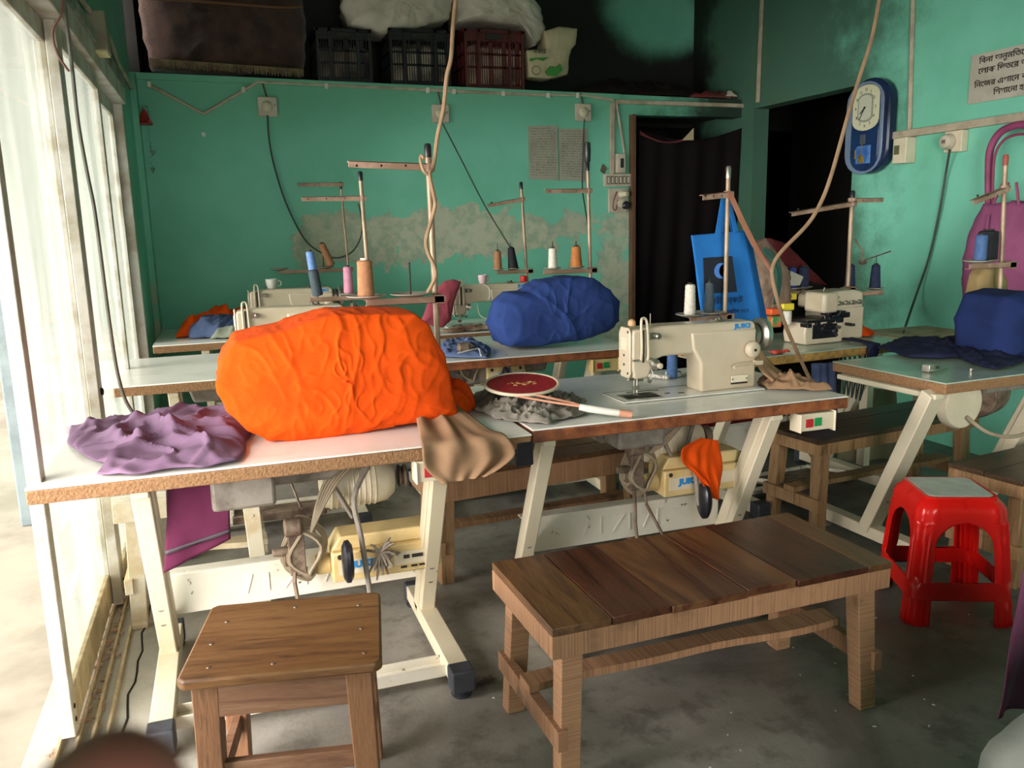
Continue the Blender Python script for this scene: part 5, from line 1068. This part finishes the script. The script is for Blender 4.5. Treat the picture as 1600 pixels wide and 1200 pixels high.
for ol, lb, y0_, y1_, sd in ((xz((0.974,6.2,2.78),(0.964,6.2,2.979),(1.059,6.2,3.108),(1.653,6.2,3.169),(1.751,6.2,3.026),(1.726,6.2,2.86),(1.449,6.2,2.786),(1.218,6.2,2.741)), 'dusty white sack lying on the two black crates', 6.16, 6.6, 2),
                             (xz((1.767,6.18,2.841),(1.763,6.18,3),(1.883,6.18,3.136),(2.274,6.18,3.14),(2.422,6.18,2.972),(2.434,6.18,2.816),(2.356,6.18,2.691),(2.277,6.18,2.831),(1.971,6.18,2.86)), 'white plastic sack spilling over the dark red crate', 6.13, 6.6, 5)):
    tag(cover('sack', ol, y0_, y1_, C_wh, seed=sd, fs=7, amp=.030, n=110, rings=14, D=.07), lb, 'sack', 'sacks in the loft')
pb = cover('printed_bag', xz((2.297,6.2,2.47),(2.281,6.2,2.656),(2.424,6.2,2.68),(2.416,6.2,2.797),(2.541,6.2,2.835),(2.687,6.2,2.828),(2.675,6.2,2.717),(2.627,6.2,2.669),(2.61,6.2,2.493),(2.447,6.2,2.461)), 6.15, 6.36, cloth('cream_bag','#c4b898','#b0a484'), seed=8, fs=7, amp=.009, n=90, rings=12, D=.02)
tag(pb, 'cream bag printed in green right of the dark red crate', 'bag')
gp = [(p[0],p[2]) for p in ((2.407,6.15,2.506),(2.444,6.15,2.544),(2.495,6.15,2.536),(2.522,6.15,2.565),(2.547,6.15,2.52),(2.494,6.15,2.472),(2.422,6.15,2.475))]
g2 = [(p[0],p[2]) for p in ((2.281,6.15,2.592),(2.342,6.15,2.599),(2.44,6.15,2.607),(2.388,6.15,2.578),(2.342,6.15,2.59),(2.291,6.15,2.57))]
MB().prism(gp, 6.128, 6.136).build('green_print', mat('leaf_green','#3f8a3c',rough=.7), pb); MB().prism(g2, 6.128, 6.136).build('green_print', MATS['leaf_green'], pb)
lettering('বাজার', .05, Vector((2.361,6.13,2.628)), R_FRONT, M_ink, pb, .10)
rc = Vector((2.332,6.128,2.509)); MB().tube([rc+Vector((.035*cos(2*pi*k/20),0,.03*sin(2*pi*k/20))) for k in range(21)], .003, 5).build('ring_print', M_grease, pb)
tag(heap('bundle', [(2.70,6.2),(2.75,6.6),(3.2,6.7),(3.7,6.7),(3.95,6.5),(3.8,6.2),(3.3,6.17)], .16, 2.36, cloth('sooty_cloth','#241b17','#161210'), 71, rings=16, n=100, fs=4), 'sooty dark bundle of cloth filling the right of the loft', 'cloth')
cc = heap('cloth_roll', zz((3.647,6.15,2.508),(3.747,6.3,2.575),(4.019,6.35,2.562),(4.186,6.3,2.498),(4.1,6.15,2.423)), .07, 2.35, cloth('red_dull_cloth','#7e2f33','#5a4036'), 72, rings=12, n=70, fs=9)
tag(cc, 'dull red cloth roll at the right end of the loft edge', 'cloth')
tag(heap('rag', [(3.98,6.13),(4.0,6.22),(4.07,6.24),(4.085,6.14)], .05, 2.36, C_wh, 73, rings=8, n=40), 'pale rag end beside the dull red cloth roll', 'rag')

# ---------------------------------------------------------------- pink bag, khaki pouch and cloths at the right
pk = thing('pink_bag', 'pink cloth bag with a tall arched handle hanging on the right wall', 'bag', (3.98,3.5,.95), 0, world=True)
M_pkt = mat('pink_tube','#94406a','#83375a',9,rough=.6)
MB().tube(smooth_pts([(3.98,3.561,1.419),(3.98,3.58,1.606),(3.98,3.583,1.724),(3.98,3.539,1.803),(3.98,3.465,1.834),(3.98,3.371,1.83),(3.98,3.238,1.757),(3.98,3.185,1.426)],6), .02, 10).build('arched_handle', M_pkt, pk, smooth=True)
MB().tube(smooth_pts([(3.95,3.51,1.418),(3.95,3.525,1.603),(3.95,3.519,1.709),(3.95,3.471,1.77),(3.95,3.397,1.788),(3.95,3.315,1.78)],6), .007, 8).build('piping', mat('deep_pink','#8c3358',rough=.6), pk, smooth=True)
ppf = [(3.98,3.564,1.443),(3.98,3.618,1.368),(3.98,3.659,1.263),(3.98,3.683,1.156),(3.98,3.678,1.013),(3.98,3.658,0.894),(3.98,3.607,0.895),(3.98,3.451,0.922),(3.98,3.152,0.945),(3.98,3.165,1.394),(3.98,3.387,1.448)]
def cover_x(name, pts, x0_, x1_, m, **k):
    o = cover(name, [(-p[1], p[2]) for p in pts], x0_, x1_, m, **k)
    # profile was laid in (-y, z): turn it to face -x
    for v in o.data.vertices:
        w = Vector(v.co)+OFF[o]; v.co = Vector((w.y, -w.x, w.z))-OFF[pk]
    o.data.update(); return o
b_ = cover_x('bag_body', ppf, 3.90, 4.06, C_pk, seed=3, fs=6, amp=.012, n=110, rings=14, D=.04, parent=pk); b_.parent = pk; b_.location = (0,0,0)
MB().tube(smooth_pts([(3.9,3.486,1.385),(3.88,3.477,1.267),(3.88,3.499,1.165),(3.88,3.498,1.062),(3.88,3.51,0.929)],5), .006, 6).build('piping', MATS['pink_cloth'], pk, smooth=True)
for a, b in (((3.93,3.491,1.441),(3.93,3.439,1.549)),((3.93,3.436,1.44),(3.93,3.408,1.547)),((3.93,3.336,1.43),(3.93,3.362,1.545))): MB().tube([a,b], .008, 6).build('tie_strap', M_pkt, pk, smooth=True)
kp = cover('khaki_pouch', xz((3.337,3.02,1.013),(3.35,3.02,1.108),(3.384,3.02,1.154),(3.471,3.02,1.151),(3.529,3.02,1.07),(3.545,3.02,1.003)), 3.0, 3.10, cloth('khaki_cloth','#97815a','#86724e'), seed=2, fs=7, amp=.008, n=60, rings=9, D=.02)
tag(kp, 'khaki cloth standing behind the dark blue cover at the right edge', 'cloth')
# pile around the overlock machine
bu = cover('cloth_bundle', xz((2.587,3.72,0.856),(2.564,3.72,1.073),(2.55,3.72,1.27),(2.622,3.72,1.294),(2.703,3.72,1.216),(2.775,3.72,1.097),(2.803,3.72,0.843)), 3.62, 3.80, cloth('brown_grey_bundle','#8a7464','#5f4d42'), seed=12, fs=8, amp=.016, n=90, rings=12, D=.03)
tag(bu, 'brown grey cloth bundle behind the blue tote bag', 'cloth')
tag(drape('hanging_cloth', [((2.573,3.62,1.232),(2.598,3.62,1.251)),((2.629,3.61,1.167),(2.666,3.61,1.185)),((2.648,3.6,1.076),(2.686,3.6,1.088)),((2.638,3.6,0.96),(2.669,3.6,0.965))], cloth('teal_cloth','#35594f','#2b4a42'), amp=.003, waves=2, nu=10), 'dull teal cloth strip on the brown grey bundle', 'cloth')
tag(cover('hanging_cloth', xz((2.81,3.9,1.287),(2.914,3.9,1.256),(3.112,3.9,1.092),(3.203,3.9,1.017),(3.082,3.9,1.011),(2.924,3.9,1.117),(2.813,3.9,1.197)), 3.86, 3.96, cloth('dark_red_cloth','#5c1e22','#431619'), seed=7, fs=7, amp=.01, n=70, rings=9, D=.02), 'dark red cloth slanting behind the overlock machine cones', 'cloth')
tag(cover('support_pile', xz((2.849,3.9,0.821),(2.834,3.9,1.19),(3.203,3.9,1.006),(3.385,3.9,0.917),(3.397,3.9,0.732)), 3.86, 4.02, cloth('black_cloth','#17130f','#100d0c'), seed=17, fs=6, amp=.012, n=70, rings=9, D=.02), 'black cloth pile in shadow behind the overlock machine', 'cloth')
bx = MB().prism(xz((2.778,3.7,1.045),(2.803,3.7,1.12),(2.881,3.7,1.087),(2.859,3.7,1.041)), 3.68, 3.76)
tag(bx.build('paper_box', mat('grey_white_card','#aaa69a',rough=.8), bevel=.003), 'grey white card box between the two cones left of the overlock', 'box')
tag(MB().box(2.606,2.665,3.560,3.610,0.848,0.903).build('packet', mat('green_foil','#3c8a50','#d8542c',30,rough=.35), bevel=.006), 'green foil packet beside the overlock machine base', 'packet')
tag(MB().box(2.614,2.678,3.580,3.630,0.908,0.940).build('packet', mat('orange_foil','#d85a2a',rough=.4), bevel=.006), 'orange packet on the green foil one', 'packet')
tag(MB().box(2.736,2.830,3.660,3.710,0.970,1.005).build('packet', M_yel, bevel=.006), 'yellow packet under the navy cones', 'packet')
tag(MB().box(2.701,2.770,3.600,3.650,0.924,0.960).build('packet', mat('lemon_foil','#e3d23a',rough=.4), bevel=.006), 'lemon yellow packet above the white tube', 'packet')
tag(MB().lathe([(0.021,0),(0.021,0.069)], (2.681,3.540,0.862), n=16).build('thread_tube', T_wh, bevel=.003), 'white tube standing left of the overlock base', 'tube')

tag(drape('hanging_cloth', [((2.98,3.50,.775),(3.06,3.50,.775)),((2.975,3.33,.772),(3.055,3.33,.772)),((2.97,3.285,.76),(3.045,3.29,.76)),((2.95,3.28,.68),(3.02,3.285,.68)),((2.90,3.28,.60),(2.99,3.285,.60))], C_jn, amp=.005, waves=2, nu=12), 'dark navy cloth end hanging over the mustard table edge', 'cloth')
tag(heap('cloth_scrap', [(3.13,3.60),(3.16,3.70),(3.25,3.72),(3.30,3.62),(3.22,3.55)], .06, .762, C_or, 81, rings=10, n=50), 'orange cloth scrap right of the overlock machine', 'cloth')
tag(heap('cloth_scrap', [(2.42,3.28),(2.42,3.33),(2.50,3.34),(2.52,3.29)], .012, .762, mat('coral_cloth','#d8483c',rough=.8), 82, rings=6, n=30), 'small coral red scrap on the mustard edged table', 'cloth')
tag(sheet('hanging_cloth', (3.286,3.75,0.46), (3.605,3.75,0.402), (3.662,3.75,-0.024), (3.225,3.75,0.027), cloth('dull_beige_cloth','#8d8069','#7a6e59'), amp=.012, waves=3), 'dull beige cloth hanging low by the right wall', 'cloth')
tag(sheet('hanging_cloth', (2.746,3.42,0.675), (2.89,3.42,0.67), (2.926,3.42,0.405), (2.776,3.42,0.403), C_den, amp=.010, waves=3), 'blue denim cloth hanging under the mustard edged table', 'cloth')
wr = MB()
for k in range(5):
    wr.tube(smooth_pts([(2.86+.03*k,3.36,.71),(2.87+.03*k,3.34,.60),(2.885+.025*k,3.34,.52-.01*k),(2.90+.03*k,3.35,.60),(2.90+.03*k,3.36,.71)],5), .0045, 6)
tag(wr.build('wire_loops', M_cordd, smooth=True), 'dark wire loops hanging under the overlock table', 'wire')
tag(MB().box(2.45,2.85,4.0,4.3,.0,.30).build('storage_bag', cloth('dark_red_bag','#6b1418','#4c0e12'), bevel=.04, seg=3), 'dark red bag on the floor behind the second sewing table', 'bag')
M_cup = mat('white_china','#d8d6d0','#c9c6be',9,rough=.35)
def cup(p, label, m, r=.028, h=.055):
    t = thing('cup', label, 'cup', p, 0)
    MB().lathe([(r*.75,0),(r,h*.5),(r*1.05,h),(r*.95,h),(r*.88,h*.5),(r*.6,h*.12)], n=20).build('bowl', m, t, smooth=True)
    MB().tube(smooth_pts([(r*.95,0,h*.8),(r*1.6,0,h*.75),(r*1.6,0,h*.35),(r*.9,0,h*.25)],4), .004, 7).build('handle', m, t, smooth=True)
cup((.29,5.55,1.026), 'white cup on the sewing machine in the back row', M_cup, .035, .06)
cup((1.56,5.12,1.026), 'pale pink cup on the machine left of the blue cover', mat('pink_china','#d3b4b8',rough=.4))
tag(MB().lathe([(.022,0),(.024,.006),(.024,.035),(.02,.04)], (1.83,5.10,1.026), n=16).build('bottle_cap', mat('red_cap','#b8252a',rough=.4), bevel=.002), 'small red cap on the back machine beside the blue cover', 'cap')
tf = MB(); random.seed(21)
for k in range(36):
    c = Vector((.405,2.545,.37)); d = Vector((random.gauss(.5,1),random.gauss(0,.5),random.gauss(-.3,.7))).normalized()*random.uniform(.03,.075)
    tf.tube([c, c+d*.6+Vector((0,0,-.004)), c+d+Vector((0,0,-.015))], [.004,.005,.003], 5)
tag(tf.build('rag_tuft', mat('ash_rag','#8b8072','#6f655a',40,rough=.95)), 'ragged ash grey tuft tied to the motor control box of the nearest table', 'rag', kind=None)
tag(MB().prism([(2.35,.66),(2.42,.66),(2.42,.74),(2.35,.74)], .805, .865, 'yz').build('bracket', M_dark, bevel=.006), 'dark bracket wedged between the two front sewing tables', 'bracket')
fk = MB().prism([(p[0],p[2]) for p in ((-0.056,6.09,2.03),(-0.04,6.09,2.038),(-0.025,6.09,2.026),(-0.035,6.09,2.006),(-0.046,6.09,2.01))], 6.095, 6.099)
tag(fk.build('paper_scrap', M_cup), 'tiny white scrap stuck on the back wall below the V shaped conduit', 'paper')
lf = MB(); random.seed(33)
for k in range(40):
    x, y = random.uniform(.6,2.6), random.uniform(1.45,2.3); a = random.uniform(0,pi); l = random.uniform(.003,.010)
    lf.bar((x,y,.0015),(x+l*cos(a),y+l*sin(a),.0015), .003, .002)
tag(lf.build('lint', M_cup), 'white thread ends and lint scattered on the dark floor', 'lint', kind='stuff')
# ---------------------------------------------------------------- lower right corner, thread tangle, fingertip
o = cover('white_drape', [(1.16,.02),(1.165,.3),(1.19,.48),(1.32,.54),(1.6,.55),(2.0,.545),(2.03,.02)], .55, 1.04, cloth('pale_grey_drape','#aaaca6','#9c9e97'), seed=5, fs=3, amp=.008, n=90, rings=12, D=.05)
tag(o, 'pale grey cloth covered low table cut by the lower right corner', 'table')
o = sheet('hanging_cloth', (1.80,1.42,.62), (2.1,1.46,.62), (2.05,1.44,.14), (1.715,1.40,.17), cloth('plum_cloth','#84506c','#6a3b55'), amp=.012, waves=2.5, seed=3)
tag(o, 'plum purple cloth hanging at the lower right edge', 'cloth')
MB().tube([(1.9,1.45,.63),(2.12,1.46,.63),(2.12,1.46,0)], .012, 8).build('rail', M_cream, o)
tg = MB(); random.seed(9); cx, cy = (0.63,2.279,0)[0], (0.63,2.279,0)[1]
for k in range(26):
    P = [(cx+random.gauss(0,.022)+.03*(k%3==0), cy+random.gauss(0,.016), abs(random.gauss(.006,.006))) for _ in range(5)]; tg.tube(smooth_pts(P,4), .0009, 4)
tag(tg.build('thread_tangle', mat('dusty_thread','#6c6054','#4b423a',30,rough=.95)), 'dusty tangle of thread at the foot of the nearest table', 'thread', kind='stuff')
fg = thing('fingertip', 'brown fingertip of the photographer out of focus over the lower left', 'fingertip', (0,0,1.3), 0, world=True)
A, B = Vector((-0.0153,0.08497,1.34267)), Vector((-0.02177,0.08479,1.29393)); ax = (B-A).normalized()
fb_ = MB().tube([A-ax*.0078, A-ax*.0068, A-ax*.0045, A-ax*.0, A+ax*.008, A+ax*.02, A+ax*.027, A+ax*.045], [.0012,.004,.0064,.0082,.0088,.0084,.0087,.0095], 20)
fb_.build('skin', mat('brown_skin','#8a5547','#7c4a3e',30,rough=.6), fg, smooth=True)
nn = (A-Vector((0,0,1.4))).normalized(); q = A+ax*.002+nn*.0072
MB().bar(q-ax*.006, q+ax*.006, .009, .0012).build('nail', mat('nail_pink','#b98a7a',rough=.35), fg, bevel=.0005)
